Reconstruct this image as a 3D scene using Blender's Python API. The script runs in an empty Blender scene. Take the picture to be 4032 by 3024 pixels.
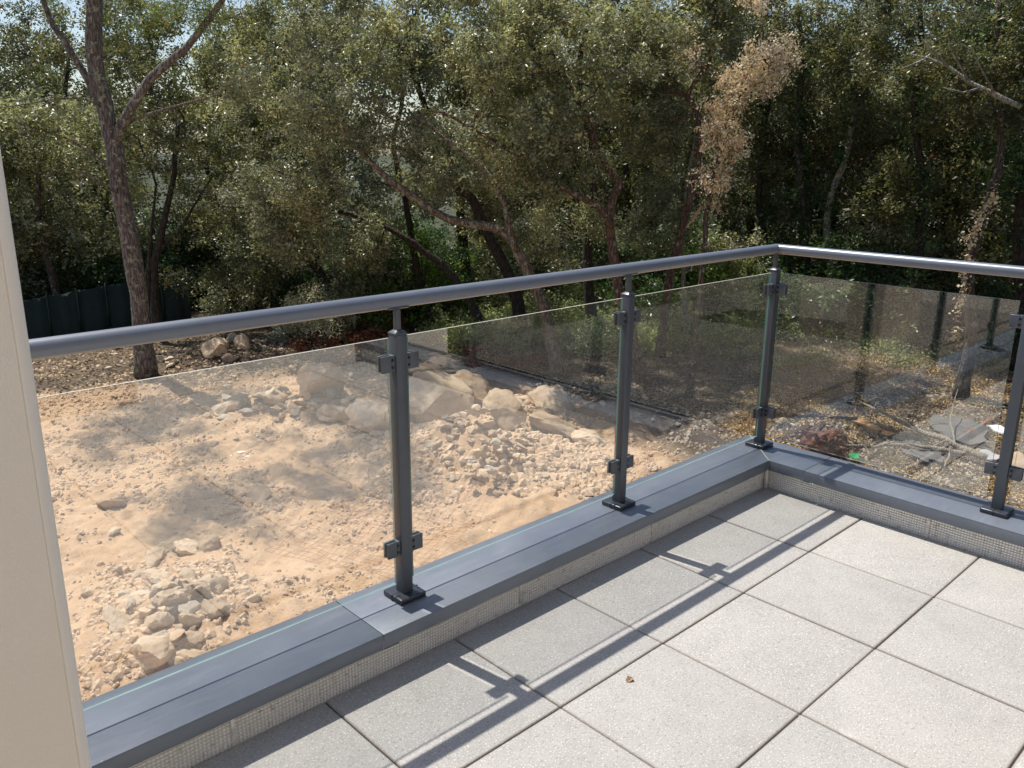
import bpy, bmesh, math, random
import numpy as np
from mathutils import Vector, Matrix, Euler, noise as mnoise

# ------------------------------------------------------------------ camera, sky, sun
S = bpy.context.scene
COL = S.collection
CAM = np.array([-3.0977, -1.4602, 1.5905])
CROT = (1.30156769, -0.00856473, -0.757083704)
FPX = 3315.54
cd = bpy.data.cameras.new('camera'); cam = bpy.data.objects.new('camera', cd); COL.objects.link(cam)
cam.location = CAM; cam.rotation_euler = CROT
cd.sensor_width = 36.0; cd.lens = 36.0 * FPX / 4032.0; cd.clip_start = 0.02; cd.clip_end = 2000
S.camera = cam

SUNV = Vector((-0.066, 0.455, 1.0)).normalized()
W = bpy.data.worlds.new('World'); S.world = W; W.use_nodes = True
wn = W.node_tree; bg = wn.nodes['Background']
sk = wn.nodes.new('ShaderNodeTexSky'); sk.sky_type = 'NISHITA'; sk.sun_disc = False
sk.sun_elevation = math.asin(SUNV.z); sk.sun_rotation = math.atan2(SUNV.x, SUNV.y)
sk.air_density = 1.0; sk.dust_density = 1.2; sk.ozone_density = 1.0
wn.links.new(sk.outputs[0], bg.inputs[0]); bg.inputs[1].default_value = 0.12
sd = bpy.data.lights.new('sun', 'SUN'); sd.energy = 5.0; sd.angle = math.radians(0.53); sd.color = (1.0, 0.94, 0.86)
so = bpy.data.objects.new('sun', sd); COL.objects.link(so); so.rotation_euler = SUNV.to_track_quat('Z', 'Y').to_euler()
S.view_settings.view_transform = 'Standard'; S.view_settings.look = 'None'
S.view_settings.exposure = 0.22; S.view_settings.gamma = 1.0; S.view_settings.use_curve_mapping = False
S.render.engine = 'CYCLES'
cy = S.cycles
cy.max_bounces = 10; cy.diffuse_bounces = 3; cy.glossy_bounces = 4; cy.transmission_bounces = 6; cy.transparent_max_bounces = 24
cy.use_denoising = True; cy.sample_clamp_indirect = 8.0

RM = np.array(Euler(CROT, 'XYZ').to_matrix())
def pray(u, v):
    """direction through a point of the photograph (2212 px wide frame)"""
    q = np.array([(u * 1.8228 - 2016) / FPX, -(v * 1.8228 - 1512) / FPX, -1.0])
    return RM @ q
def G(u, v, z=-3.1):
    d = pray(u, v); t = (z - CAM[2]) / d[2]; return CAM + t * d
def P(u, v, dist):
    d = pray(u, v); t = dist / math.hypot(d[0], d[1]); return CAM + t * d

# ------------------------------------------------------------------ tagging
def tag(o, label=None, cat=None, group=None, kind=None):
    if label: o['label'] = label
    if cat: o['category'] = cat
    if group: o['group'] = group
    if kind: o['kind'] = kind
    return o
def empty(name, loc=(0, 0, 0), rz=0):
    o = bpy.data.objects.new(name, None); COL.objects.link(o); o.location = loc; o.rotation_euler = (0, 0, rz)
    o.empty_display_size = 0.05; return o
def link(name, me, parent=None, loc=None, rot=None, scale=None):
    o = bpy.data.objects.new(name, me); COL.objects.link(o)
    if parent is not None: o.parent = parent
    if loc is not None: o.location = loc
    if rot is not None: o.rotation_euler = rot
    if scale is not None: o.scale = (scale,) * 3 if np.isscalar(scale) else scale
    return o

# ------------------------------------------------------------------ materials
def nm(name):
    m = bpy.data.materials.new(name); m.use_nodes = True
    nt = m.node_tree; return m, nt, nt.nodes['Principled BSDF']
def N(nt, t, **k):
    n = nt.nodes.new(t)
    for a, b in k.items():
        if a.startswith('i_'):
            n.inputs[a[2:].replace('_', ' ')].default_value = b
        else: setattr(n, a, b)
    return n
def L(nt, a, b): nt.links.new(a, b)
def math_(nt, op, a, b=None, c=None):
    n = nt.nodes.new('ShaderNodeMath'); n.operation = op
    for i, x in enumerate((a, b, c)):
        if x is None: continue
        if hasattr(x, 'links') or hasattr(x, 'is_linked'): nt.links.new(x, n.inputs[i])
        else: n.inputs[i].default_value = x
    return n.outputs[0]
def mixc(nt, fac, a, b, mode='MIX'):
    n = nt.nodes.new('ShaderNodeMix'); n.data_type = 'RGBA'; n.blend_type = mode
    for s, x in ((n.inputs[0], fac), (n.inputs[6], a), (n.inputs[7], b)):
        if hasattr(x, 'is_linked'): nt.links.new(x, s)
        else: s.default_value = x if np.isscalar(x) else (*x, 1.0)[:4]
    return n.outputs[2]
def ramp(nt, fac, stops):
    n = nt.nodes.new('ShaderNodeValToRGB'); e = n.color_ramp.elements
    while len(e) < len(stops): e.new(0.5)
    for i, (p, c) in enumerate(stops):
        e[i].position = p; e[i].color = (*c, 1.0) if not np.isscalar(c) else (c, c, c, 1.0)
    nt.links.new(fac, n.inputs[0]); return n.outputs[0]
def noise(nt, vec, scale, detail=4, rough=0.55, dist=0.0):
    n = nt.nodes.new('ShaderNodeTexNoise'); n.inputs['Scale'].default_value = scale
    n.inputs['Detail'].default_value = detail; n.inputs['Roughness'].default_value = rough; n.inputs['Distortion'].default_value = dist
    nt.links.new(vec, n.inputs['Vector']); return n.outputs[0]
def pos(nt): return nt.nodes.new('ShaderNodeNewGeometry').outputs['Position']
def bump(nt, h, dist, strength=1.0):
    b = nt.nodes.new('ShaderNodeBump'); b.inputs['Distance'].default_value = dist; b.inputs['Strength'].default_value = strength
    nt.links.new(h, b.inputs['Height']); return b.outputs[0]
def rnd_obj(nt): return nt.nodes.new('ShaderNodeObjectInfo').outputs['Random']

def simple(name, c1, c2=None, scale=3.0, rough=0.6, metal=0.0, bd=0.0, bs=30.0, obj=False):
    m, nt, b = nm(name); c2 = c2 or c1
    v = nt.nodes.new('ShaderNodeTexCoord').outputs['Object'] if obj else pos(nt)
    f = ramp(nt, noise(nt, v, scale, 5, 0.6), [(0.33, 0.0), (0.67, 1.0)])
    L(nt, mixc(nt, f, c1, c2), b.inputs['Base Color'])
    b.inputs['Roughness'].default_value = rough; b.inputs['Metallic'].default_value = metal
    if bd: L(nt, bump(nt, noise(nt, v, bs, 5, 0.6), bd), b.inputs['Normal'])
    return m

def mat_tile():
    m, nt, b = nm('concrete_slab')
    v = pos(nt)
    oc = nt.nodes.new('ShaderNodeTexCoord').outputs['Object']
    sep = N(nt, 'ShaderNodeSeparateXYZ'); L(nt, oc, sep.inputs[0])
    ax = math_(nt, 'ABSOLUTE', sep.outputs[0]); ay = math_(nt, 'ABSOLUTE', sep.outputs[1])
    edge = math_(nt, 'MAXIMUM', ax, ay)
    big = noise(nt, v, 3.2, 4, 0.6); mid = noise(nt, v, 14.0, 5, 0.65); fine = noise(nt, v, 190.0, 2, 0.6); grit = noise(nt, v, 100.0, 3, 0.7)
    base = mixc(nt, ramp(nt, big, [(0.3, 0.0), (0.7, 1.0)]), (0.305, 0.302, 0.286), (0.37, 0.362, 0.342))
    base = mixc(nt, ramp(nt, mid, [(0.35, 0.0), (0.8, 0.5)]), base, (0.43, 0.415, 0.39))
    base = mixc(nt, ramp(nt, fine, [(0.58, 0.0), (0.70, 0.9)]), base, (0.72, 0.70, 0.67))
    base = mixc(nt, ramp(nt, grit, [(0.32, 0.8), (0.44, 0.0)]), base, (0.20, 0.19, 0.175))
    # dirty line along the arris, lime bloom just inside it
    e1 = ramp(nt, math_(nt, 'ADD', edge, math_(nt, 'MULTIPLY', mid, 0.014)), [(0.2480, 0.0), (0.2535, 0.6)])
    base = mixc(nt, e1, base, (0.24, 0.205, 0.17))
    n2 = noise(nt, v, 9.0, 6, 0.75, 0.8)
    e2 = math_(nt, 'MULTIPLY', ramp(nt, edge, [(0.19, 0.0), (0.235, 1.0)]), ramp(nt, n2, [(0.60, 0.0), (0.78, 0.45)]))
    base = mixc(nt, e2, base, (0.66, 0.64, 0.61))
    r = rnd_obj(nt)
    base = mixc(nt, 1.0, base, ramp(nt, r, [(0.0, (0.965, 0.965, 0.97)), (1.0, (1.03, 1.02, 1.01))]), 'MULTIPLY')
    L(nt, base, b.inputs['Base Color']); b.inputs['Roughness'].default_value = 0.85
    h = math_(nt, 'ADD', fine, math_(nt, 'MULTIPLY', grit, 1.0))
    L(nt, bump(nt, h, 0.0012, 0.8), b.inputs['Normal'])
    return m

def mat_coat(name, c1, c2, rough, dust=0.0, streak=False):
    m, nt, b = nm(name); v = pos(nt)
    f = noise(nt, v, 2.4, 5, 0.65, 0.6)
    sc = N(nt, 'ShaderNodeMapping'); sc.inputs['Scale'].default_value = (3, 22, 8) if streak else (6, 6, 6)
    L(nt, v, sc.inputs[0]); g = noise(nt, sc.outputs[0], 2.0, 5, 0.6, 0.4)
    base = mixc(nt, ramp(nt, f, [(0.35, 0.0), (0.7, 1.0)]), c1, c2)
    sp = noise(nt, v, 160.0, 2, 0.5)
    base = mixc(nt, ramp(nt, g, [(0.5, 0.0), (0.78, dust)]), base, (0.30, 0.32, 0.36))
    base = mixc(nt, ramp(nt, sp, [(0.735, 0.0), (0.76, dust * 2)]), base, (0.6, 0.6, 0.58))
    L(nt, base, b.inputs['Base Color'])
    L(nt, ramp(nt, f, [(0.3, rough), (0.75, rough + 0.10)]), b.inputs['Roughness'])
    b.inputs['Metallic'].default_value = 0.25
    L(nt, bump(nt, noise(nt, v, 900.0, 2, 0.5), 0.00015, 0.5), b.inputs['Normal'])
    return m

def mat_glass():
    m = bpy.data.materials.new('clear_glass'); m.use_nodes = True; nt = m.node_tree; nt.nodes.clear()
    out = N(nt, 'ShaderNodeOutputMaterial'); g = N(nt, 'ShaderNodeNewGeometry')
    # weak mirror coat on both faces, rising gently towards grazing angles
    dt = N(nt, 'ShaderNodeVectorMath', operation='DOT_PRODUCT'); L(nt, g.outputs['Normal'], dt.inputs[0]); L(nt, g.outputs['Incoming'], dt.inputs[1])
    gr = math_(nt, 'POWER', math_(nt, 'SUBTRACT', 1.0, math_(nt, 'ABSOLUTE', dt.outputs['Value'])), 4.0)
    fr = math_(nt, 'ADD', math_(nt, 'MULTIPLY', gr, 0.15), 0.125)
    tr = N(nt, 'ShaderNodeBsdfTransparent'); tr.inputs[0].default_value = (0.992, 1.0, 0.995, 1)
    gl = N(nt, 'ShaderNodeBsdfGlossy'); gl.inputs['Roughness'].default_value = 0.0; gl.inputs[0].default_value = (1, 1, 1, 1)
    mx = N(nt, 'ShaderNodeMixShader'); L(nt, fr, mx.inputs[0]); L(nt, tr.outputs[0], mx.inputs[1]); L(nt, gl.outputs[0], mx.inputs[2])
    # thin film of dust
    df = N(nt, 'ShaderNodeBsdfDiffuse'); df.inputs[0].default_value = (0.75, 0.70, 0.62, 1)
    m2 = N(nt, 'ShaderNodeMixShader')
    f = noise(nt, g.outputs['Position'], 3.0, 5, 0.6)
    L(nt, ramp(nt, f, [(0.3, 0.001), (0.75, 0.006)]), m2.inputs[0])
    L(nt, mx.outputs[0], m2.inputs[1]); L(nt, df.outputs[0], m2.inputs[2]); L(nt, m2.outputs[0], out.inputs[0])
    return m

def mat_leaf(name, dark, light, brown, bfrac=0.06, trans=0.30, rough=0.42, dry=False):
    m = bpy.data.materials.new(name); m.use_nodes = True; nt = m.node_tree; b = nt.nodes['Principled BSDF']; out = nt.nodes['Material Output']
    a = N(nt, 'ShaderNodeAttribute', attribute_name='rnd')
    c = ramp(nt, a.outputs['Fac'], [(0.0, brown), (max(bfrac, .001), brown), (min(bfrac + 0.01, .98), dark), (0.42, tuple(.72 * x + .28 * y for x, y in zip(dark, light))), (0.8, light), (1.0, tuple(min(1, x * 1.35) for x in light))])
    big = noise(nt, pos(nt), 0.55, 3, 0.6)
    c = mixc(nt, 1.0, c, ramp(nt, big, [(0.3, (0.72, 0.80, 0.85)), (0.7, (1.18, 1.16, 0.98))]), 'MULTIPLY')
    L(nt, c, b.inputs['Base Color']); b.inputs['Roughness'].default_value = rough
    b.inputs['Specular IOR Level'].default_value = 0.38
    t = N(nt, 'ShaderNodeBsdfTranslucent'); L(nt, mixc(nt, 1.0, c, (1.2, 1.05, 0.85) if dry else (1.25, 1.32, 0.80), 'MULTIPLY'), t.inputs[0])
    mx = N(nt, 'ShaderNodeMixShader'); mx.inputs[0].default_value = trans
    L(nt, b.outputs[0], mx.inputs[1]); L(nt, t.outputs[0], mx.inputs[2]); L(nt, mx.outputs[0], out.inputs[0])
    return m

def mat_bark(name, c1, c2, lichen=0.0, scale=1.0):
    m, nt, b = nm(name); v = pos(nt)
    mp = N(nt, 'ShaderNodeMapping'); mp.inputs['Scale'].default_value = (18 * scale, 18 * scale, 4.5 * scale); L(nt, v, mp.inputs[0])
    n = noise(nt, mp.outputs[0], 1.0, 6, 0.7, 0.5)
    vo = N(nt, 'ShaderNodeTexVoronoi'); vo.inputs['Scale'].default_value = 1.0; vo.feature = 'DISTANCE_TO_EDGE'; L(nt, mp.outputs[0], vo.inputs['Vector'])
    h = math_(nt, 'ADD', n, math_(nt, 'MULTIPLY', ramp(nt, vo.outputs[0], [(0.0, 0.0), (0.25, 1.0)]), 0.5))
    c = mixc(nt, ramp(nt, h, [(0.45, 0.0), (1.0, 1.0)]), c1, c2)
    if lichen:
        l = noise(nt, v, 9.0, 4, 0.65)
        c = mixc(nt, ramp(nt, l, [(0.60 - 0.12 * lichen, 0.0), (0.64 - 0.10 * lichen, 0.85)]), c, (0.30, 0.32, 0.24))
    L(nt, c, b.inputs['Base Color']); b.inputs['Roughness'].default_value = 0.95
    L(nt, bump(nt, h, 0.025, 1.0), b.inputs['Normal'])
    return m

def mat_rock(name, c1, c2, c3):
    m, nt, b = nm(name); v = nt.nodes.new('ShaderNodeTexCoord').outputs['Object']
    wv = pos(nt)
    c = mixc(nt, ramp(nt, noise(nt, wv, 3.0, 6, 0.65), [(0.35, 0.0), (0.65, 1.0)]), c1, c2)
    c = mixc(nt, ramp(nt, noise(nt, wv, 9.0, 5, 0.7), [(0.55, 0.0), (0.75, 0.8)]), c, c3)
    r = rnd_obj(nt)
    c = mixc(nt, 1.0, c, ramp(nt, r, [(0.0, (0.70, 0.66, 0.62)), (0.5, (0.95, 0.93, 0.90)), (1.0, (1.14, 1.10, 1.06))]), 'MULTIPLY')
    L(nt, c, b.inputs['Base Color']); b.inputs['Roughness'].default_value = 0.92
    h = noise(nt, wv, 16.0, 8, 0.72)
    L(nt, bump(nt, h, 0.035, 1.0), b.inputs['Normal'])
    return m

M = {}
M['tile'] = mat_tile()
M['coping'] = mat_coat('anthracite_coping', (0.132, 0.153, 0.187), (0.168, 0.188, 0.222), 0.33, 0.20, True)
M['post'] = mat_coat('anthracite_post', (0.080, 0.090, 0.106), (0.092, 0.103, 0.120), 0.36, 0.05)
M['rail'] = mat_coat('anthracite_rail', (0.15, 0.17, 0.205), (0.175, 0.195, 0.23), 0.32, 0.05)
M['plate'] = mat_coat('dark_cover_plate', (0.035, 0.04, 0.05), (0.045, 0.052, 0.064), 0.22, 0.04)
M['screw'] = simple('dark_screw', (0.02, 0.022, 0.026), rough=0.35, metal=0.6)
M['rubber'] = simple('black_gasket', (0.012, 0.012, 0.014), rough=0.6)
M['glass'] = mat_glass()
M['edge'] = simple('green_glass_edge', (0.10, 0.26, 0.20), (0.16, 0.34, 0.27), 6.0, 0.25)
M['edge_top'] = simple('frosted_glass_edge', (0.46, 0.44, 0.38), (0.56, 0.52, 0.45), 6.0, 0.4)
M['edge_low'] = simple('pale_glass_edge', (0.17, 0.28, 0.27), (0.24, 0.36, 0.34), 6.0, 0.3)
M['render_wall'] = simple('cream_render', (0.93, 0.82, 0.68), (0.95, 0.85, 0.72), 1.3, 0.9, bd=0.0008, bs=420.0)
M['facade'] = simple('white_facade', (0.62, 0.585, 0.53), (0.68, 0.64, 0.58), 0.8, 0.9, bd=0.001, bs=300.0)
M['core'] = simple('grey_block_wall', (0.42, 0.41, 0.39), (0.48, 0.46, 0.43), 2.0, 0.9)
M['under'] = simple('sandy_joint_fill', (0.16, 0.135, 0.11), (0.28, 0.24, 0.20), 12.0, 0.95)
M['oak'] = mat_leaf('holm_oak_leaf', (0.108, 0.112, 0.066), (0.45, 0.435, 0.29), (0.36, 0.26, 0.13), 0.06, 0.33, 0.35)
M['oak_grey'] = mat_leaf('grey_oak_leaf', (0.125, 0.127, 0.085), (0.44, 0.43, 0.31), (0.38, 0.29, 0.17), 0.10, 0.32, 0.35)
M['oak_shaded'] = mat_leaf('shaded_oak_leaf', (0.060, 0.066, 0.034), (0.235, 0.235, 0.125), (0.28, 0.18, 0.09), 0.14, .35, .35)  # darker copy of the oak leaf, shade of the deep wood in its colour
M['ivy'] = mat_leaf('ivy_leaf', (0.035, 0.075, 0.030), (0.125, 0.190, 0.080), (0.16, 0.11, 0.05), 0.03, 0.35, 0.3)
M['lime'] = mat_leaf('bright_bush_leaf', (0.070, 0.120, 0.025), (0.150, 0.220, 0.045), (0.20, 0.16, 0.05), 0.02, 0.45)
M['dead'] = mat_leaf('dead_leaf', (0.54, 0.425, 0.30), (0.78, 0.665, 0.50), (0.28, 0.18, 0.10), 0.15, 0.25, 0.6, True)
M['redleaf'] = mat_leaf('russet_leaf', (0.16, 0.055, 0.03), (0.27, 0.10, 0.05), (0.10, 0.04, 0.02), 0.2, 0.2, 0.7)
M['silver'] = mat_leaf('silver_shrub_leaf', (0.28, 0.27, 0.19), (0.56, 0.53, 0.39), (0.25, 0.17, 0.09), 0.12, 0.2, 0.6)
M['herb'] = mat_leaf('ground_cover_leaf', (0.15, 0.18, 0.08), (0.42, 0.46, 0.24), (0.34, 0.27, 0.12), 0.08, 0.4, 0.4)
M['pine'] = mat_leaf('pine_needle', (0.090, 0.130, 0.040), (0.230, 0.290, 0.100), (0.16, 0.11, 0.04), 0.04, 0.35)
M['bark_pine'] = mat_bark('pine_bark', (0.055, 0.045, 0.042), (0.20, 0.168, 0.158), 0.42)
M['bark_oak'] = mat_bark('oak_bark', (0.028, 0.021, 0.016), (0.115, 0.088, 0.066), 0.15)
M['bark_red'] = mat_bark('red_oak_bark', (0.048, 0.029, 0.022), (0.185, 0.112, 0.080), 0.10)
M['bark_lean'] = mat_bark('leaning_oak_bark', (0.065, 0.043, 0.032), (0.25, 0.185, 0.14), 0.55)  # pale patches put the sunlight on the upper trunk into the bark colour
M['bark_pale'] = mat_bark('lichen_bark', (0.10, 0.085, 0.065), (0.30, 0.27, 0.215), 0.9)
M['bark_dark'] = mat_bark('dark_bark', (0.018, 0.014, 0.011), (0.070, 0.055, 0.043), 0.0)
M['rock'] = mat_rock('limestone', (0.56, 0.42, 0.28), (0.69, 0.56, 0.41), (0.53, 0.34, 0.19))
M['rock_grey'] = mat_rock('weathered_limestone', (0.48, 0.41, 0.32), (0.62, 0.545, 0.44), (0.55, 0.38, 0.23))

# ------------------------------------------------------------------ mesh helpers
def mesh_np(name, v, f, mats, rnd=None, smooth=False, midx=None):
    """v (n,3); f (m,k) constant polygon size"""
    me = bpy.data.meshes.new(name); v = np.asarray(v, np.float32); f = np.asarray(f, np.int32)
    k = f.shape[1]
    me.vertices.add(len(v)); me.vertices.foreach_set('co', v.ravel())
    me.loops.add(f.size); me.loops.foreach_set('vertex_index', f.ravel())
    me.polygons.add(len(f)); me.polygons.foreach_set('loop_start', np.arange(0, f.size, k, dtype=np.int32))
    me.polygons.foreach_set('loop_total', np.full(len(f), k, np.int32))
    if midx is not None: me.polygons.foreach_set('material_index', np.asarray(midx, np.int32))
    me.polygons.foreach_set('use_smooth', np.full(len(f), smooth, bool))
    for m in (mats if isinstance(mats, (list, tuple)) else [mats]): me.materials.append(m)
    if rnd is not None:
        a = me.attributes.new('rnd', 'FLOAT', 'FACE'); a.data.foreach_set('value', np.asarray(rnd, np.float32))
    me.update(calc_edges=True); return me

class MB:
    def __init__(s): s.v = []; s.f = []; s.m = []
    def add(s, v, f, m=0):
        o = len(s.v); s.v += [tuple(x) for x in v]; s.f += [tuple(i + o for i in q) for q in f]; s.m += [m] * len(f)
    def box(s, a, b, m=0, M4=None):
        (x0, y0, z0), (x1, y1, z1) = a, b
        v = [(x0, y0, z0), (x1, y0, z0), (x1, y1, z0), (x0, y1, z0), (x0, y0, z1), (x1, y0, z1), (x1, y1, z1), (x0, y1, z1)]
        if M4: v = [M4 @ Vector(q) for q in v]
        s.add(v, [(0, 3, 2, 1), (4, 5, 6, 7), (0, 1, 5, 4), (1, 2, 6, 5), (2, 3, 7, 6), (3, 0, 4, 7)], m)
    def tube(s, pts, rad, sides=8, m=0, caps=True, jit=0.0, seed=0):
        pts = [Vector(q) for q in pts]; n = len(pts)
        if np.isscalar(rad): rad = [rad] * n
        rings = []; t0 = (pts[1] - pts[0]).normalized()
        u = t0.orthogonal().normalized(); R_ = random.Random(seed)
        base = len(s.v)
        for i in range(n):
            t = (pts[min(i + 1, n - 1)] - pts[max(i - 1, 0)])
            t = t.normalized() if t.length > 1e-9 else t0
            u = (u - t * u.dot(t)); u = u.normalized() if u.length > 1e-6 else t.orthogonal().normalized()
            w = t.cross(u)
            for k in range(sides):
                a = 2 * math.pi * k / sides; r = rad[i] * (1 + (R_.uniform(-jit, jit) if jit else 0))
                s.v.append(tuple(pts[i] + (u * math.cos(a) + w * math.sin(a)) * r))
        for i in range(n - 1):
            for k in range(sides):
                a = base + i * sides + k; b = base + i * sides + (k + 1) % sides
                s.f.append((a, b, b + sides, a + sides)); s.m.append(m)
        if caps:
            s.f.append(tuple(base + k for k in reversed(range(sides)))); s.m.append(m)
            s.f.append(tuple(base + (n - 1) * sides + k for k in range(sides))); s.m.append(m)
    def mesh(s, name, mats, smooth=False, bevel=0.0, seg=2, auto=None):
        me = bpy.data.meshes.new(name); me.from_pydata(s.v, [], s.f)
        for m in (mats if isinstance(mats, (list, tuple)) else [mats]): me.materials.append(m)
        me.polygons.foreach_set('material_index', s.m)
        if bevel:
            bm = bmesh.new(); bm.from_mesh(me)
            es = [e for e in bm.edges if len(e.link_faces) == 2 and e.calc_face_angle(0) > 0.6]
            bmesh.ops.bevel(bm, geom=es, offset=bevel, segments=seg, profile=0.5, affect='EDGES')
            bm.to_mesh(me); bm.free()
        me.polygons.foreach_set('use_smooth', [smooth] * len(me.polygons))
        if bevel or auto:
            try: me.set_sharp_from_angle(angle=math.radians(auto or 35)); me.polygons.foreach_set('use_smooth', [True] * len(me.polygons))
            except Exception: pass
        me.update(); return me

# lattice noise, vectorised
_T = np.random.default_rng(11).random((512, 512))
def vn(x, y):
    xi = np.floor(x).astype(int); yi = np.floor(y).astype(int); fx = x - xi; fy = y - yi
    fx = fx * fx * (3 - 2 * fx); fy = fy * fy * (3 - 2 * fy)
    a = _T[xi % 512, yi % 512]; b = _T[(xi + 1) % 512, yi % 512]; c = _T[xi % 512, (yi + 1) % 512]; d = _T[(xi + 1) % 512, (yi + 1) % 512]
    return (a * (1 - fx) + b * fx) * (1 - fy) + (c * (1 - fx) + d * fx) * fy - 0.5
def fbm(x, y, s, o=4, g=0.5):
    r = 0; a = 1.0
    for k in range(o): r = r + a * vn(x * s + 17.3 * k, y * s - 9.1 * k); a *= g; s *= 2.03
    return r

MOUNDS = [(*G(385, 1335)[:2], 1.1, 0.34), (*G(1060, 1000)[:2], 1.5, 0.55), (*G(700, 870)[:2], 2.2, 0.2), (*G(480, 780)[:2], 1.6, 0.35),
          (*G(860, 700)[:2], 2.5, 0.25), (*G(1770, 960)[:2], 0.9, 0.30), (*G(1500, 930)[:2], 2.2, 0.30), (*G(1120, 830)[:2], 1.6, 0.10)]
def dirtmask(x, y):
    """1 on the bare excavated earth, 0 on the forest floor: the boundary runs from the left wood to the corner of the terrace"""
    p0 = G(60, 870)[:2]; p1 = G(700, 805)[:2]; p2 = G(1250, 880)[:2]; p3 = G(1600, 1060)[:2]
    pl = [(-60.0, p0[1]), p0, p1, p2, p3, (8.0, -30.0)]
    x = np.asarray(x, float); y = np.asarray(y, float)
    best = np.full(np.broadcast(x, y).shape, 1e9); sg = np.zeros_like(best)
    for a, b in zip(pl[:-1], pl[1:]):
        dx, dy = b[0] - a[0], b[1] - a[1]; t = np.clip(((x - a[0]) * dx + (y - a[1]) * dy) / (dx * dx + dy * dy), 0, 1)
        ex, ey = x - a[0] - t * dx, y - a[1] - t * dy; d = np.hypot(ex, ey); c = dx * ey - dy * ex
        m = d < best; best = np.where(m, d, best); sg = np.where(m, -np.sign(c), sg)
    s = best * sg + 1.2 * fbm(x, y, 0.5, 3)
    return np.clip(0.5 + s / 1.2, 0, 1)
def hz(x, y):
    x = np.asarray(x, float); y = np.asarray(y, float)
    z = -3.1 + 0.22 * fbm(x, y, 0.16, 3) + 0.09 * fbm(x + 40, y, 0.9, 3)
    d = dirtmask(x, y)
    z = z + (0.085 * fbm(x, y + 31, 3.1, 4, 0.6)) * (0.5 + 0.5 * d)
    for mx, my, r, h in MOUNDS: z = z + h * np.exp(-((x - mx) ** 2 + (y - my) ** 2) / (2 * (r * 0.6) ** 2)) * (1 + 0.8 * fbm(x, y, 1.7, 3))
    far = np.hypot(x - 8, y - 10); z = z + np.clip((far - 45) / 60, 0, 1) * 1.0
    return z
def gz(u, v, sink=0.0):
    g = G(u, v); d = pray(u, v)
    for _ in range(6):
        z = float(hz(g[0], g[1])); t = (z - CAM[2]) / d[2]; g = CAM + t * d
    g[2] = float(hz(g[0], g[1])) - sink; return g

# ------------------------------------------------------------------ GROUND
def ground():
    def ax(c0, c1, st, ext):
        a = list(np.arange(c0, c1, st)); s = st; x = a[-1]
        while x < ext: s *= 1.12; x += s; a.append(x)
        s = st; x = c0; l = []
        while x > -ext: s *= 1.12; x -= s; l.append(x)
        return np.array(l[::-1] + a)
    X = ax(-2.5, 14.0, 0.045, 600.0); Y = ax(0.8, 17.0, 0.045, 600.0)
    gx, gy = np.meshgrid(X, Y, indexing='ij'); z = hz(gx, gy)
    z += (0.05 * fbm(gx, gy, 8.0, 3, .6) + 0.03 * np.abs(fbm(gx, gy, 4.0, 2))) * dirtmask(gx, gy)
    v = np.stack([gx, gy, z], -1).reshape(-1, 3); nx, ny = len(X), len(Y)
    i = np.arange(nx - 1)[:, None] * ny + np.arange(ny - 1)[None]
    f = np.stack([i, i + ny, i + ny + 1, i + 1], -1).reshape(-1, 4)
    m, nt, b = nm('earth'); p = pos(nt)
    at = N(nt, 'ShaderNodeAttribute', attribute_name='dirt')
    n1 = noise(nt, p, 0.7, 5, 0.65); n2 = noise(nt, p, 5.0, 6, 0.7); n3 = noise(nt, p, 26.0, 4, 0.7); n4 = noise(nt, p, 70.0, 3, 0.6)
    dirt = mixc(nt, ramp(nt, n1, [(0.35, 0.0), (0.65, 1.0)]), (0.53, 0.34, 0.19), (0.61, 0.415, 0.25))
    dirt = mixc(nt, ramp(nt, n2, [(0.5, 0.0), (0.72, 0.7)]), dirt, (0.69, 0.51, 0.34))
    dirt = mixc(nt, ramp(nt, n3, [(0.28, 0.5), (0.42, 0.0)]), dirt, (0.48, 0.32, 0.195))
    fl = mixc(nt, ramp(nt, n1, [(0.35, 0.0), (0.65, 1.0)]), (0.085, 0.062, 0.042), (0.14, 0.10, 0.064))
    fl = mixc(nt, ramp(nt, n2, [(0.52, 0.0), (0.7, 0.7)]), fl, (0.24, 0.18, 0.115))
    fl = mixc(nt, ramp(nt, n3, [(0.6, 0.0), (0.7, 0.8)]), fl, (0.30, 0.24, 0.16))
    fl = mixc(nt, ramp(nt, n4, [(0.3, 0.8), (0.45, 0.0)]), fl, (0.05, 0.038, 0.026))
    af = N(nt, 'ShaderNodeAttribute', attribute_name='far_tone'); fl = mixc(nt, af.outputs['Fac'], fl, mixc(nt, n2, (0.018, 0.026, 0.010), (0.055, 0.065, 0.028)))  # forest floor turns darker green with distance from the camera
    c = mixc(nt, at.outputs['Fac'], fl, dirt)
    L(nt, c, b.inputs['Base Color']); b.inputs['Roughness'].default_value = 0.95
    h = math_(nt, 'ADD', math_(nt, 'MULTIPLY', n2, 0.5), math_(nt, 'ADD', math_(nt, 'MULTIPLY', n3, 0.35), math_(nt, 'MULTIPLY', n4, 0.25)))
    L(nt, bump(nt, h, 0.055, 1.0), b.inputs['Normal'])
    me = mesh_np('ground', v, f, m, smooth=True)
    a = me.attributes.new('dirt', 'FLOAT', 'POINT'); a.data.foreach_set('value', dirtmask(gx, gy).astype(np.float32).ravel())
    a = me.attributes.new('far_tone', 'FLOAT', 'POINT'); a.data.foreach_set('value', np.clip((np.hypot(gx - CAM[0], gy - CAM[1]) - 27) / 6 + fbm(gx, gy, .3, 3), 0, 1).astype(np.float32).ravel())
    tag(link('ground', me), kind='structure')
ground()
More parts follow.
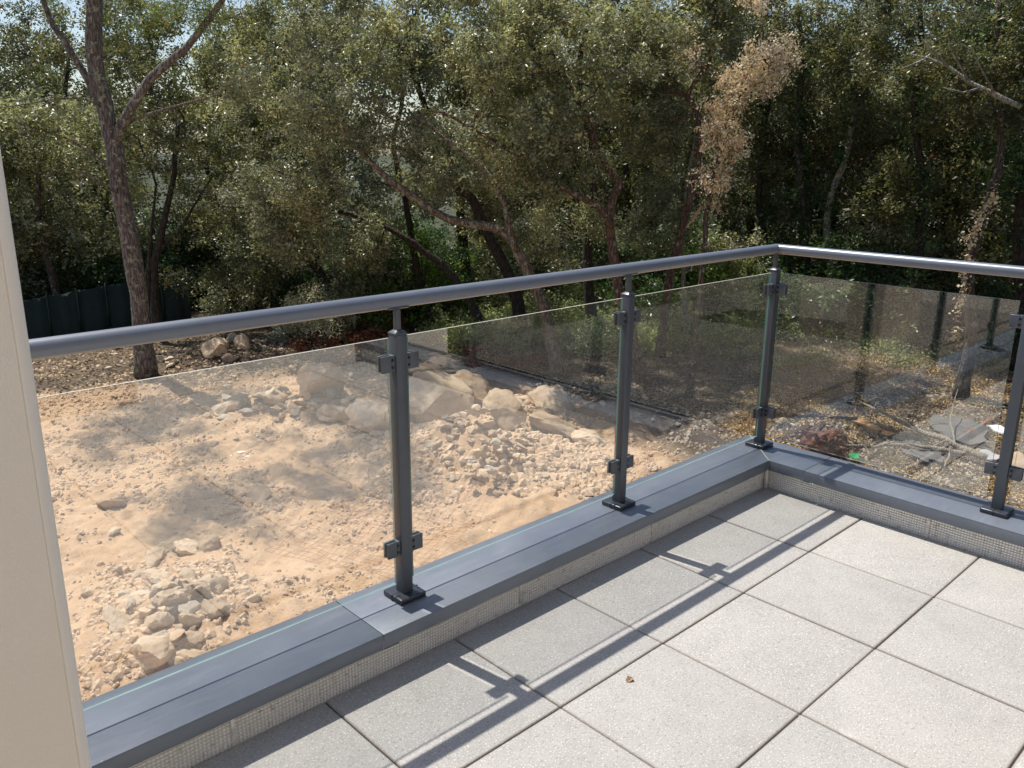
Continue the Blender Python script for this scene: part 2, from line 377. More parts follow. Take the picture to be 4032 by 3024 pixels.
# pale drive beyond the wood
dm = simple('pale_gravel', (0.50, 0.46, 0.40), (0.60, 0.56, 0.50), 2.0, 0.95)
a0 = G(1430, 612); a1 = G(1560, 612)
mb = MB(); mb.box((25.0, 13.5, -3.25), (60.0, 17.5, -2.86)); o = link('driveway', mb.mesh('driveway', dm)); tag(o, kind='structure')

# ------------------------------------------------------------------ TERRACE
TX0, TX1, TY0, TY1 = -5.5, 0.5, -2.75, 0.5
floor = empty('terrace_floor'); tag(floor, kind='structure')
mb = MB(); mb.box((TX0, TY0 - 0.05, -0.12), (0.4995, 0.4995, -0.010)); link('underlay', mb.mesh('underlay', M['under']), floor)
mb = MB(); mb.box((-0.2482, -0.2482, -0.05), (0.2482, 0.2482, 0.0)); tile_me = mb.mesh('tile', M['tile'], bevel=0.006, seg=3)
rt = random.Random(5)
for i in range(12):
    for j in range(7):
        x = 0.25 - 0.5 * i; y = 0.25 - 0.5 * j
        if j == 6: continue
        o = link('tile', tile_me, floor, (x + rt.uniform(-.0008, .0008), y + rt.uniform(-.0008, .0008), rt.uniform(-.0012, .0008)),
                 (rt.uniform(-.001, .001), rt.uniform(-.001, .001), 0.5 * math.pi * rt.randrange(4) + rt.uniform(-.001, .001)))
mb = MB(); mb.box((-0.2482, -0.1225, -0.05), (0.2482, 0.1225, 0.0)); cut_me = mb.mesh('cut_tile', M['tile'], bevel=0.005)
for i in range(12): link('tile', cut_me, floor, (0.25 - 0.5 * i, -2.622, 0))

# house body below and behind the terrace
house = empty('house', (0, 0, -3.1)); tag(house, 'cream rendered house carrying the roof terrace, seen in the glass reflections', 'house')
def hpart(name, mb, mat, **k): return link(name, mb.mesh(name, mat, **k), house, (0, 0, 3.1))
mb = MB(); mb.box((-9, -9, -3.3), (0.70, 0.72, -0.13)); hpart('lower_wall', mb, M['facade'])
mb = MB()
mb.box((-9.0, -3.2, -0.129), (-3.55, -2.86, 2.9)); mb.box((-1.22, -3.2, -0.129), (1.4, -2.86, 2.9)); mb.box((-3.55, -3.2, 2.2), (-1.22, -2.86, 2.9))
hpart('facade_wall', mb, M['facade'])
mb = MB(); mb.box((-9.2, -9, 2.905), (1.6, -2.62, 3.05)); hpart('roof_slab', mb, M['facade'])
mb = MB()
for x in (-3.55, -2.42, -1.29): mb.box((x, -2.93, -0.045), (x + 0.07, -2.87, 2.2))
mb.box((-3.48, -2.925, 2.13), (-1.29, -2.875, 2.2)); mb.box((-3.48, -2.925, -0.045), (-1.29, -2.875, 0.02))
df = hpart('sliding_door', mb, M['post'])
mb = MB(); mb.box((-3.48, -2.905, 0.02), (-1.29, -2.895, 2.13)); link('door_pane', mb.mesh('door_pane', simple('dark_door_glass', (0.02, 0.022, 0.025), rough=0.03)), df)
# wing of the house further left, only seen mirrored in the right-hand pane
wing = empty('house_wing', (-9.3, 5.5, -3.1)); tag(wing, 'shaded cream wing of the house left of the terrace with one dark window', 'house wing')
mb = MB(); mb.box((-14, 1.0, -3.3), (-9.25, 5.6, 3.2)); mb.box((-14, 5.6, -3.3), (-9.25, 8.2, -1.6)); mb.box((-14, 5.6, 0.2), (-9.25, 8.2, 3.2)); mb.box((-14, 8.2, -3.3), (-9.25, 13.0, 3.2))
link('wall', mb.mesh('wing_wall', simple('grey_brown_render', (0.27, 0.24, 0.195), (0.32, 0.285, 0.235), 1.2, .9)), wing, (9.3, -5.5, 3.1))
mb = MB(); mb.box((-9.6, 5.6, -1.6), (-9.5, 8.2, 0.2)); link('window', mb.mesh('wing_window', simple('dark_window', (0.02, 0.02, 0.022), rough=0.05)), wing, (9.3, -5.5, 3.1))

# cream pier at the left edge of the picture
def pier():
    x0, x1, y0, y1, r = -3.72, -2.901, -0.62, -0.30, 0.010
    # outline with rounded front corner and a shallow bead line
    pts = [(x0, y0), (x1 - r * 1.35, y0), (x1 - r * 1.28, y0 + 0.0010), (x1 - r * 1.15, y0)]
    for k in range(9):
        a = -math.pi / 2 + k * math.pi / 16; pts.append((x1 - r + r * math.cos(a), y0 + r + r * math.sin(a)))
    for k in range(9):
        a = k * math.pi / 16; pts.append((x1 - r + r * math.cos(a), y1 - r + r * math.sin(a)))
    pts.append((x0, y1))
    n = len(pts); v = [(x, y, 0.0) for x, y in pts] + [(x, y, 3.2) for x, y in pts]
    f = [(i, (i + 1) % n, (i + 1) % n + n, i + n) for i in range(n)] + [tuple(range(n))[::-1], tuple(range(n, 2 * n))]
    mb = MB(); mb.add(v, f); mb.m[3:11] = [1] * 8  # rounded faces a paler cream, sky light on the corner put into the colour
    o = link('pier', mb.mesh('pier', [M['render_wall'], simple('sky_lit_corner_bead', (0.90, 0.83, 0.72), (0.93, 0.86, 0.76), 2, .6)], auto=30)); tag(o, 'cream rendered pier with rounded corner standing on the slabs at the left edge', 'pier')
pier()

# parapet: quilted membrane upstand, coping sheets
ZC = 0.155; YI = 0.468; YO = 0.745; XI = 0.458; XO = 0.735
par = empty('parapet', (0.6, 0.6, 0)); tag(par, 'low roof parapet with quilted silver membrane and anthracite metal coping', 'parapet')
def ppart(name, me): return link(name, me, par, (-0.6, -0.6, 0))
mb = MB(); mb.box((-8.0, 0.522, -0.128), (0.700, 0.722, 0.140)); mb.box((0.522, -8.0, -0.128), (0.699, 0.521, 0.1395)); ppart('core_wall', mb.mesh('core_wall', M['core']))

def mat_membrane():
    m, nt, b = nm('silver_membrane'); p = pos(nt)
    n1 = noise(nt, p, 5.0, 5, 0.7); n2 = noise(nt, p, 40.0, 3, 0.6)
    c = mixc(nt, ramp(nt, n1, [(0.35, 0.0), (0.7, 1.0)]), (0.92, 0.905, 0.87), (0.96, 0.95, 0.92))
    c = mixc(nt, ramp(nt, n2, [(0.30, 0.6), (0.42, 0.0)]), c, (0.34, 0.29, 0.24))
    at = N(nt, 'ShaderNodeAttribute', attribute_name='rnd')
    c = mixc(nt, ramp(nt, at.outputs['Fac'], [(0.2, 0.65), (0.6, 0.0)]), c, (0.34, 0.31, 0.28))  # flanks of the embossed cells coloured darker to paint in their shading
    L(nt, c, b.inputs['Base Color']); b.inputs['Metallic'].default_value = 0.2
    L(nt, ramp(nt, n1, [(0.3, 0.32), (0.7, 0.46)]), b.inputs['Roughness']); return m
M['membrane'] = mat_membrane()
def membrane(name, s0, s1, axis, seams):
    """embossed waffle sheet; axis 'x': plane y=.51 facing -y, s along x;  'y': plane x=.51 facing -x, s along y"""
    c = 0.0112; n = int((s1 - s0) / c); h0, h1 = -0.045, 0.150; r = int((h1 - h0) / c)
    v = []; f = []; rn = []
    I, J = np.meshgrid(np.arange(n + 1), np.arange(r + 1), indexing='ij')
    def wrinkle(s, z):
        w = 0.004 * fbm(s * 1.0 + 3, z * 3.0, 2.2, 3) + 0.0035 * fbm(s, z * 0.6 + 9, 9.0, 3)
        for q in seams: w = w + np.where(np.abs(s - q) < 0.02, 0.0035 * fbm(s * 4, z * 6, 14.0, 3), 0)
        return w
    def P3(s, z, out):
        d = 0.508 - out - wrinkle(s, z) - 0.006
        return np.stack([s, d, z], -1) if axis == 'x' else np.stack([d, s, z], -1)
    S0 = s0 + I * c; Z0 = h0 + J * c
    corner = P3(S0, Z0, 0.0)
    Ic, Jc = I[:-1, :-1], J[:-1, :-1]
    e = 0.22
    q = []
    for (a, b_) in ((e, e), (1 - e, e), (1 - e, 1 - e), (e, 1 - e)):
        q.append(P3(s0 + (Ic + a) * c, h0 + (Jc + b_) * c, 0.0026 if b_ < .5 else 0.0042))
    nc = corner.shape[0] * corner.shape[1]; V = [corner.reshape(-1, 3)] + [k.reshape(-1, 3) for k in q]
    m = q[0].shape[0] * q[0].shape[1]; V = np.concatenate(V)
    g = (Ic * (r + 1) + Jc).ravel(); g = [g, g + (r + 1), g + (r + 2), g + 1]
    t = np.arange(m); ins = [nc + k * m + t for k in range(4)]
    F = [np.stack(ins, -1)]
    for k in range(4): F.append(np.stack([g[k], g[(k + 1) % 4], ins[(k + 1) % 4], ins[k]], -1))
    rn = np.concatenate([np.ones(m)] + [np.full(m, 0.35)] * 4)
    F = np.concatenate(F)
    if axis == 'y': F = F[:, ::-1]
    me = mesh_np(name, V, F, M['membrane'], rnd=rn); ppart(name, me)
membrane('membrane_strip', -4.5, 0.506, 'x', (-2.30, -1.20, -0.43, 0.35))
membrane('membrane_strip', -3.2, 0.500, 'y', (0.25, -0.28, -1.4))
# lap joints of the membrane: slightly proud flat bands
lm = simple('smooth_foil_lap', (0.50, 0.47, 0.43), (0.80, 0.77, 0.72), 25.0, 0.4, 0.3, bd=0.003, bs=90)
for s in (-2.285, -1.185, -0.415):
    mb = MB(); mb.box((s - .006, 0.4955, -0.04), (s + .006, 0.4985, 0.12)); ppart('membrane_lap', mb.mesh('lap', lm, bevel=0.001))
for s in (-0.28,):
    mb = MB(); mb.box((0.4955, s - .005, -0.04), (0.4985, s + .005, 0.12)); ppart('membrane_lap', mb.mesh('lap2', lm, bevel=0.001))
mb = MB(); mb.box((0.478, 0.478, -0.045), (0.500, 0.500, 0.104)); ppart('membrane_corner', mb.mesh('corner_fold', lm, bevel=0.008, seg=3))

def coping(outline, name='coping_panel'):
    """outline: 4 points (inner a, inner b, outer b, outer a); folded sheet with a 50 mm inner and outer drip"""
    t = 0.0025; a, b, c, d = [Vector((*q, 0)) for q in outline]
    mb = MB()
    def quadbox(p, q, z0, z1, n):  # vertical apron from p to q, thickness inwards along n
        v = [p, q, q + n, p + n]
        mb.add([(*x.xy, z0) for x in v] + [(*x.xy, z1) for x in v], [(0, 3, 2, 1), (4, 5, 6, 7), (0, 1, 5, 4), (1, 2, 6, 5), (2, 3, 7, 6), (3, 0, 4, 7)])
    v = [a, b, c, d]
    mb.add([(*x.xy, ZC - t) for x in v] + [(*x.xy, ZC) for x in v], [(0, 3, 2, 1), (4, 5, 6, 7), (0, 1, 5, 4), (1, 2, 6, 5), (2, 3, 7, 6), (3, 0, 4, 7)])
    w = (d - a); nin = Vector((0, 1, 0)) if abs((b - a).x) > abs((b - a).y) else Vector((1, 0, 0))
    quadbox(a, b, ZC - 0.050, ZC - t - 0.0002, nin * 0.0025); quadbox(d, c, ZC - 0.060, ZC - t - 0.0002, nin * -0.0025)
    return ppart(name, mb.mesh(name, M['coping'], bevel=0.0012, seg=2))
g = 0.0012
coping([(-1.802 - g, YI), (-4.802, YI), (-4.802, YO), (-1.802 - g, YO)][::1])
coping([(-1.802 + g, YI), (XI - g, YI), (XO - g, YO), (-1.802 + g, YO)])
coping([(XI + g * .6, YI - g), (XI + g * .6, 0.286 + g), (XO, 0.286 + g), (XO, YO - g)])
coping([(XI, 0.286 - g), (XI, -4.2), (XO, -4.2), (XO, 0.286 - g)])
# splice plates under the joints show a few millimetres below the drip
mb = MB(); mb.box((-1.80, YI + 0.0004, ZC - 0.053), (-1.745, YI + 0.0022, ZC - 0.0501)); mb.box((-1.803, YI + 0.004, ZC - 0.004), (-1.801, YO - 0.004, ZC - 0.0029))
ppart('splice_plate', mb.mesh('splice', M['plate']))
mb = MB(); mb.box((0.4584, 0.255, ZC - 0.053), (0.460, 0.286, ZC - 0.0501)); ppart('splice_plate', mb.mesh('splice_right', M['plate']))
sm = simple('corner_sealant', (0.36, 0.33, 0.28), (0.5, 0.47, 0.4), 30, 0.8)
mb = MB(); d = Vector((XO - XI, YO - YI, 0)).normalized(); p = Vector((-d.y, d.x, 0)) * 0.0014
a = Vector((XI, YI, 0)); b_ = Vector((XO, YO, 0)) ; q = [a - p, b_ - p, b_ + p, a + p]
mb.add([(*x.xy, ZC - 0.001) for x in q] + [(*x.xy, ZC + 0.0012) for x in q], [(0, 3, 2, 1), (4, 5, 6, 7), (0, 1, 5, 4), (1, 2, 6, 5), (2, 3, 7, 6), (3, 0, 4, 7)])
ppart('mitre_seam', mb.mesh('mitre_seam', sm))

# ------------------------------------------------------------------ BALUSTRADE
RC = 0.617; RZ = 1.153; RR = 0.0235
def rbox(mb_size, bevel, mat, name, seg=3):
    mb = MB(); mb.box(*mb_size); return mb.mesh(name, mat, bevel=bevel, seg=seg)
plate_me = rbox(((-.052, -.052, 0), (.052, .052, .020)), 0.006, M['plate'], 'base_cover')
seam_me = rbox(((-.0535, -.0012, .0), (.0535, .0012, .0208)), 0.0, M['rubber'], 'cover_seam')
tube_me = rbox(((-.02, -.02, .018), (.02, .02, .893)), 0.0015, M['post'], 'post_tube', 2)
def cap_mesh():
    mb = MB(); a = .0215; z0, z1, z2 = .894, .899, .908; b = .0095
    v = [(-a, -a, z0), (a, -a, z0), (a, a, z0), (-a, a, z0), (-a, -a, z1), (a, -a, z1), (a, a, z1), (-a, a, z1), (-b, -b, z2), (b, -b, z2), (b, b, z2), (-b, b, z2)]
    mb.add(v, [(0, 3, 2, 1)] + [(i, (i + 1) % 4, (i + 1) % 4 + 4, i + 4) for i in range(4)] + [(i + 4, (i + 1) % 4 + 4, (i + 1) % 4 + 8, i + 8) for i in range(4)] + [(8, 9, 10, 11)])
    return mb.mesh('post_cap', M['post'], bevel=.0006, seg=1)
cap_me = cap_mesh()
stem_me = rbox(((-.0085, -.0085, .907), (.0085, .0085, .972)), 0.001, M['post'], 'stem')
def saddle_mesh():
    mb = MB(); n = 8; v = []; hl = .036
    for s in (-hl, hl):
        for k in range(n + 1):
            a = math.radians(-90 - 38 + 76 * k / n)
            for r in (RR + .0035, RR + .0003): v.append((s, r * math.cos(a), RZ - ZC - 0.0 + r * math.sin(a)))
    m = 2 * (n + 1); f = []
    for k in range(n):
        i = 2 * k; f += [(i, i + m, i + 2 + m, i + 2), (i + 1, i + 3, i + 3 + m, i + 1 + m)]
    f += [(0, 1, 1 + m, m), (2 * n, 2 * n + m, 2 * n + 1 + m, 2 * n + 1)]
    for k in range(n): f += [(2 * k, 2 * k + 2, 2 * k + 3, 2 * k + 1), (m + 2 * k, m + 2 * k + 1, m + 2 * k + 3, m + 2 * k + 2)]
    mb.add(v, f); return mb.mesh('saddle', M['post'], auto=40)
saddle_me = saddle_mesh()
def clamp_mesh():
    """D-shaped glass clamp reaching from the post face (x=.02) outwards to x=.068; two jaws and a web"""
    mb = MB(); mb.box((.0205, -.0145, -.0265), (.0330, .0145, .0265)); mb.box((.0325, -.0145, -.0265), (.070, -.0055, .0265)); mb.box((.0325, .0055, -.0265), (.070, .0145, .0265))
    return mb.mesh('glass_clamp', M['post'], bevel=.0028, seg=3)
clamp_me = clamp_mesh()
gask_me = rbox(((.034, -.0054, -.022), (.069, .0054, .022)), 0, M['rubber'], 'gasket')
def screw_mesh():
    mb = MB(); n = 14
    for z in (-.0115, .0115):
        for (r0, r1, y0, y1) in ((.0048, .0048, -.0140, -.0149),):
            mb.tube([(.031, -.0140, z), (.031, -.0151, z)], [.0060, .0052], n)
    return mb.mesh('screw', M['screw'], auto=40)
screw_me = screw_mesh()
hole_me = None
def clamp(post, rz, z, flip):
    c = link('glass_clamp', clamp_me, post, (0, 0, z), (0, 0, rz))
    link('gasket', gask_me, c)
    link('screw', screw_me, c, rot=(0, 0, 0) if not flip else (math.pi, 0, 0))
def make_post(x, y, label, sides, rot, seam_rot=0.0):
    p = empty('railing_post', (x, y, ZC), 0); tag(p, label, 'post', 'anthracite posts of the glass balustrade')
    link('base_cover', plate_me, p); link('cover_seam', seam_me, p, rot=(0, 0, 0))
    link('post_tube', tube_me, p); link('post_cap', cap_me, p); link('stem', stem_me, p)
    s = link('saddle', saddle_me, p, rot=(0, 0, rot))
    for rz, fl in sides:
        for z in (0.185, 0.806): clamp(p, rz, z, fl)
    return p
H = math.pi / 2
LX = [-2.727, -1.612, -0.498]
make_post(LX[0], RC, 'anthracite railing post hidden behind the cream pier', [(0, False), (math.pi, True)], 0)
make_post(LX[1], RC, 'nearest anthracite railing post, tall in front of the dirt yard', [(0, False), (math.pi, True)], 0)
make_post(LX[2], RC, 'middle railing post between the nearest post and the corner post', [(0, False), (math.pi, True)], 0)
make_post(RC, RC, 'railing post at the corner where both handrails meet', [(math.pi, True), (-H, False)], 0)
make_post(RC, -0.497, 'railing post at the right edge of the photograph', [(H, True), (-H, False)], H)
make_post(RC, -1.612, 'railing post beyond the right edge of the photograph', [(H, True), (-H, False)], H)

hr = empty('handrail', (RC, RC, RZ)); tag(hr, 'round anthracite handrail turning the corner above the glass', 'handrail')
def railtube(pts, r, name, n=40, mat='rail'):
    mb = MB(); mb.tube(pts, r, n); return link(name, mb.mesh(name, M[mat], auto=40), hr, (-RC, -RC, -RZ))
def mitred(axis, s_end):
    mb = MB(); n = 40; v = []
    for k in range(n):
        a = 2 * math.pi * k / n; c, s_ = RR * math.cos(a), RR * math.sin(a)
        if axis == 'x': v.append((s_end, RC + c, RZ + s_))
        else: v.append((RC + c, s_end, RZ + s_))
    for k in range(n):
        a = 2 * math.pi * k / n; c, s_ = RR * math.cos(a), RR * math.sin(a)
        if axis == 'x': v.append((RC + c - .0004, RC + c, RZ + s_))
        else: v.append((RC + c, RC + c - .0004, RZ + s_))
    f = [(k, (k + 1) % n, (k + 1) % n + n, k + n) for k in range(n)] + [tuple(range(n)), tuple(range(n, 2 * n))[::-1]]
    mb.add(v, f); me = mb.mesh('rail_tube', M['rail'], auto=40)
    bm = bmesh.new(); bm.from_mesh(me); bmesh.ops.recalc_face_normals(bm, faces=bm.faces); bm.to_mesh(me); bm.free()
    me.set_sharp_from_angle(angle=math.radians(40))
    link('rail_tube', me, hr, (-RC, -RC, -RZ))
mitred('x', -5.2); mitred('y', -4.2)
railtube([(RC, RC + .020, RZ), (RC, RC - .02, RZ)], RR + .0, 'x', 8) if False else None
mb = MB(); mb.tube([(RC, RC - .030, RZ), (RC, RC - .0312, RZ)], RR + .0004, 40); link('joint_ring', mb.mesh('joint_ring', M['rubber'], auto=40), hr, (-RC, -RC, -RZ))

def pane(x0, x1, axis, label):
    th = .0032; z0, z1 = 0.214, 1.041
    mb = MB()
    def V(s, t, z): return (s, RC + t, z) if axis == 'x' else (RC + t, s, z)
    v = [V(x0, -th, z0), V(x1, -th, z0), V(x1, th, z0), V(x0, th, z0), V(x0, -th, z1), V(x1, -th, z1), V(x1, th, z1), V(x0, th, z1)]
    mb.add(v, [(0, 1, 5, 4), (2, 3, 7, 6)], 0); mb.add(v, [(1, 2, 6, 5), (3, 0, 4, 7)], 1); mb.add(v, [(4, 5, 6, 7)], 2); mb.add(v, [(0, 3, 2, 1)], 3)
    me = mb.mesh('glass_pane', [M['glass'], M['edge'], M['edge_top'], M['edge_low']])
    bm = bmesh.new(); bm.from_mesh(me); bmesh.ops.remove_doubles(bm, verts=bm.verts, dist=1e-6); bmesh.ops.recalc_face_normals(bm, faces=bm.faces); bm.to_mesh(me); bm.free()
    o = link('glass_pane', me); tag(o, label, 'glass pane', 'clear glass panes of the balustrade')
E_ = 0.036
pane(LX[0] + E_, LX[1] - E_, 'x', 'widest seeming clear pane between the cream pier and the nearest post')
pane(LX[1] + E_, LX[2] - E_, 'x', 'clear glass pane between the nearest post and the middle post')
pane(LX[2] + E_, RC - E_, 'x', 'clear glass pane between the middle post and the corner post')
pane(RC - E_, -0.497 + E_ + .01, 'y', 'clear glass pane right of the corner post, facing the felled branches')
pane(-0.497 - E_, -1.612 + E_, 'y', 'clear glass pane cut off by the right edge of the photograph')
pane(-3.84, LX[0] - E_, 'x', 'clear glass pane hidden behind the cream pier')

# crumpled leaf on the slab
mb = MB(); mb.add([(0, 0, .002), (.012, -.004, .008), (.020, .006, .004), (.008, .014, .011), (-.006, .010, .003), (.006, .005, .001)], [(0, 1, 5), (1, 2, 5), (2, 3, 5), (3, 4, 5), (4, 0, 5)])
me = mb.mesh('dry_leaf', simple('leaf_brown', (0.26, 0.16, 0.09), (0.42, 0.29, 0.18), 90, 0.8)); sol = None
o = link('dry_leaf', me, None, (-1.256, -0.064, 0.0005), scale=1.15); tag(o, 'small curled brown leaf lying on a sunlit slab', 'leaf')

# ------------------------------------------------------------------ VEGETATION
def leaf_arrays(cent, rad, cnt, size, rng, up=0.5, aspect=0.5, squash=0.75, shell=0.5, droop=0.0):
    """cent (k,3) clump centres, rad (k,) radii, cnt (k,) leaves in each"""
    per = 13
    sc_ = np.maximum(1, np.asarray(cnt) // per); idx = np.repeat(np.arange(len(cent)), sc_); m = len(idx)
    d = rng.normal(size=(m, 3)); d /= np.linalg.norm(d, axis=1)[:, None]
    sub = cent[idx] + d * (rng.random(m) ** shell * rad[idx])[:, None] * np.array([1, 1, squash])
    sdir = d + rng.normal(size=(m, 3)) * .5 + np.array([0, 0, .25 - droop]); sdir /= np.linalg.norm(sdir, axis=1)[:, None]
    srnd = rng.random(m); snrm = rng.normal(size=(m, 3)) * .8 + d * .3 + np.array([-.05, .25, up + .55])
    k = rng.poisson(per, m) + 2; j = np.repeat(np.arange(m), k); n = len(j)
    spread = size * 1.35
    c = sub[j] + sdir[j] * (rng.uniform(-1.6, 1.6, n) * spread)[:, None] + rng.normal(size=(n, 3)) * spread * .55
    nrm = snrm[j] + rng.normal(size=(n, 3)) * .55; nrm /= np.linalg.norm(nrm, axis=1)[:, None]
    ax = rng.normal(size=(n, 3)) + sdir[j] * 1.0 - np.array([0, 0, droop]); ax -= nrm * (ax * nrm).sum(1)[:, None]; ax /= np.linalg.norm(ax, axis=1)[:, None]
    sd_ = np.cross(nrm, ax); s = size * rng.uniform(0.5, 1.4, n)[:, None]
    rv = np.clip(.62 * srnd[j] + .38 * rng.random(n), 0, 1)
    v = np.stack([c - ax * s * .5, c + sd_ * s * aspect * .5 + nrm * s * .06 - ax * s * .05, c + ax * s * .5, c - sd_ * s * aspect * .5 + nrm * s * .06 - ax * s * .05], 1).reshape(-1, 3)
    f = np.arange(4 * n).reshape(-1, 4)
    return v, f, rv

def skeleton(trunks, targets, rng, step=0.3, rtip=0.008, expo=2.2, rmin_trunk=None, wander=0.22):
    """trunks: list of (pts, r0, r1, parentIndexOrNone); returns polylines with radii"""
    nodes = []; par_ = []; rfix = []
    for pts, r0, r1, attach in trunks:
        pts = [np.array(q, float) for q in pts]
        # densify with a smooth spline
        dense = []
        for i in range(len(pts) - 1):
            p0 = pts[max(i - 1, 0)]; p1 = pts[i]; p2 = pts[i + 1]; p3 = pts[min(i + 2, len(pts) - 1)]
            n = max(2, int(np.linalg.norm(p2 - p1) / step))
            for k in range(n):
                t = k / n; dense.append(0.5 * (2 * p1 + (p2 - p0) * t + (2 * p0 - 5 * p1 + 4 * p2 - p3) * t * t + (3 * p1 - p0 - 3 * p2 + p3) * t ** 3))
        dense.append(pts[-1]); m = len(dense)
        prev = -1
        if attach is not None:
            prev = int(np.argmin([np.linalg.norm(x - dense[0]) for x in nodes]))
        for k, x in enumerate(dense):
            if k: x = x + rng.normal(size=3) * 0.012
            nodes.append(x); par_.append(prev); rfix.append(r0 + (r1 - r0) * k / (m - 1)); prev = len(nodes) - 1
    ntr = len(nodes)
    A = np.zeros((60000, 3)); A[:ntr] = nodes; n = ntr
    order = np.argsort([np.min(np.linalg.norm(A[:ntr] - t, axis=1)) for t in targets]) if len(targets) else []
    for ti in order:
        t = np.asarray(targets[ti]); dv = t - A[:n]; dist = np.linalg.norm(dv, axis=1)
        # prefer parents lower than the target, avoid the very base
        cost = dist + 0.5 * np.maximum(0, A[:n, 2] - t[2])
        low = A[0, 2] + 0.9; cost[(A[:n, 2] < low)] += 5
        j = int(np.argmin(cost)); d = dist[j]
        if d < 0.12: continue
        k = max(2, int(d / step)); a = A[j].copy(); bow = rng.normal(size=3) * d * wander * 0.5; bow[2] -= abs(bow[2]) * .5
        prev = j
        for q in range(1, k + 1):
            s = q / k; x = a + (t - a) * s + bow * math.sin(math.pi * s) + rng.normal(size=3) * 0.03 * (q < k)
            A[n] = x; par_.append(prev); rfix.append(0); prev = n; n += 1
    par_ = np.array(par_); ch = [[] for _ in range(n)]
    for i in range(n):
        if par_[i] >= 0: ch[par_[i]].append(i)
    r = np.zeros(n)
    for i in range(n - 1, -1, -1):
        s = sum(r[c] ** expo for c in ch[i] if rfix[c] == 0)
        r[i] = max(rtip, s ** (1 / expo)) if rfix[i] == 0 else rfix[i]
    # cap branches by parent radius
    for i in range(n):
        if par_[i] >= 0: r[i] = min(r[i], r[par_[i]] * (1.0 if rfix[i] else 0.92) + 1e-6)
    lines = []; used = np.zeros(n, bool)
    for i in range(n):
        if used[i]: continue
        path = [i] if par_[i] < 0 else [par_[i], i]; used[i] = True; c = i
        while True:
            kk = [q for q in ch[c] if not used[q]]
            if not kk: break
            q = next((w for w in kk if (rfix[w] > 0) == (rfix[c] > 0)), None)
            if rfix[c] > 0: 
                if q is None: break
            else: q = max(kk, key=lambda w: r[w])
            if rfix[c] > 0 and q != c + 1: break
            path.append(q); used[q] = True; c = q
        rr = [r[w] for w in path]
        if par_[i] >= 0: rr[0] = min(rr[0], rr[1])
        lines.append((A[path], rr))
    return lines

def trunk_mesh(lines, mat, mats2=None, sides=None):
    mb = MB()
    for k, (pts, rr) in enumerate(lines):
        if len(pts) < 2: continue
        R0 = max(rr); s = 12 if R0 > .09 else 8 if R0 > .04 else 5 if R0 > .015 else 3
        mb.tube([tuple(q) for q in pts], list(rr), s, caps=R0 > .03, jit=0.09 if R0 > .05 else 0.0, seed=k)
    return mb.mesh('trunk', mat, smooth=True)

def tree(name, label, cat, trunks, ells, leafmat, bark, seed, nclump=90, leaves=200, size=0.075, crad=(0.22, 0.46), group=None, extra_dead=0, aspect=0.5, up=0.5, flare=True, gap=0.0, origin=None, droop=0.0):
    """ells: list of (centre, (rx,ry,rz), weight)"""
    rng = np.random.default_rng(seed)
    w = np.array([e[2] for e in ells], float); w /= w.sum(); T = []
    for e, ww in zip(ells, w):
        k = int(round(nclump * ww)); d = rng.normal(size=(k, 3)); d /= np.linalg.norm(d, axis=1)[:, None]
        T.append(np.array(e[0]) + d * (rng.random(k) ** 0.38)[:, None] * np.array(e[1]))
    T = np.concatenate(T)
    if flare:
        p, r0, r1, at = trunks[0]; p = [np.array(q, float) for q in p]
    base = np.array(trunks[0][0][0], float) if origin is None else np.array(origin, float)
    lines = skeleton(trunks, T, rng)
    if flare:
        pts, rr = lines[0]
        for k in range(min(4, len(rr))): rr[k] *= (1.3, 1.14, 1.06, 1.02)[k]
    root = empty(name, base); tag(root, label, cat, group)
    link('trunk', trunk_mesh(lines, bark), root, -base)
    rad = rng.uniform(*crad, len(T)); cnt = (leaves * (rad / np.mean(crad)) ** 2 * rng.uniform(.6, 1.3, len(T))).astype(int) + 5
    v, f, rn = leaf_arrays(T, rad, cnt, size, rng, aspect=aspect, up=up, droop=droop)
    link('crown', mesh_np('crown', v, f, leafmat, rn), root, -base)
    return root

def pg(u, v): return gz(u, v)           # base on the ground
def near(p, dx=0, dy=0, dz=0): return np.array(p) + (dx, dy, dz)

HOLM = 'holm oaks at the edge of the yard'
# --- pine on the left -------------------------------------------------
b = pg(315, 812); D0 = math.hypot(*(b - CAM)[:2])
def PP(pts, d=None, dd=0.0): return [P(u, v, (d or D0) + dd * i / max(1, len(pts) - 1)) for i, (u, v) in enumerate(pts)]
tr1 = [b] + PP([(305, 700), (288, 560), (262, 430), (245, 320), (222, 220), (203, 120), (205, 0), (215, -160), (200, -330)])
tr2 = PP([(246, 322), (262, 275), (300, 205), (345, 150), (400, 105), (445, 55), (478, 0), (500, -80)], dd=-1.2)
tr3 = PP([(238, 262), (200, 190), (160, 120), (118, 60), (92, 0), (60, -100)], dd=0.6)
tr4 = PP([(258, 278), (320, 245), (400, 225), (470, 205), (540, 205)], dd=-1.0)
tr5 = PP([(274, 440), (240, 410), (205, 388), (165, 372)], dd=-.6)
tr6 = PP([(262, 375), (210, 340), (150, 300), (90, 285), (30, 262)], dd=-.8)
tr7 = PP([(247, 255), (200, 218), (140, 212), (60, 225), (0, 235)], dd=-.6)
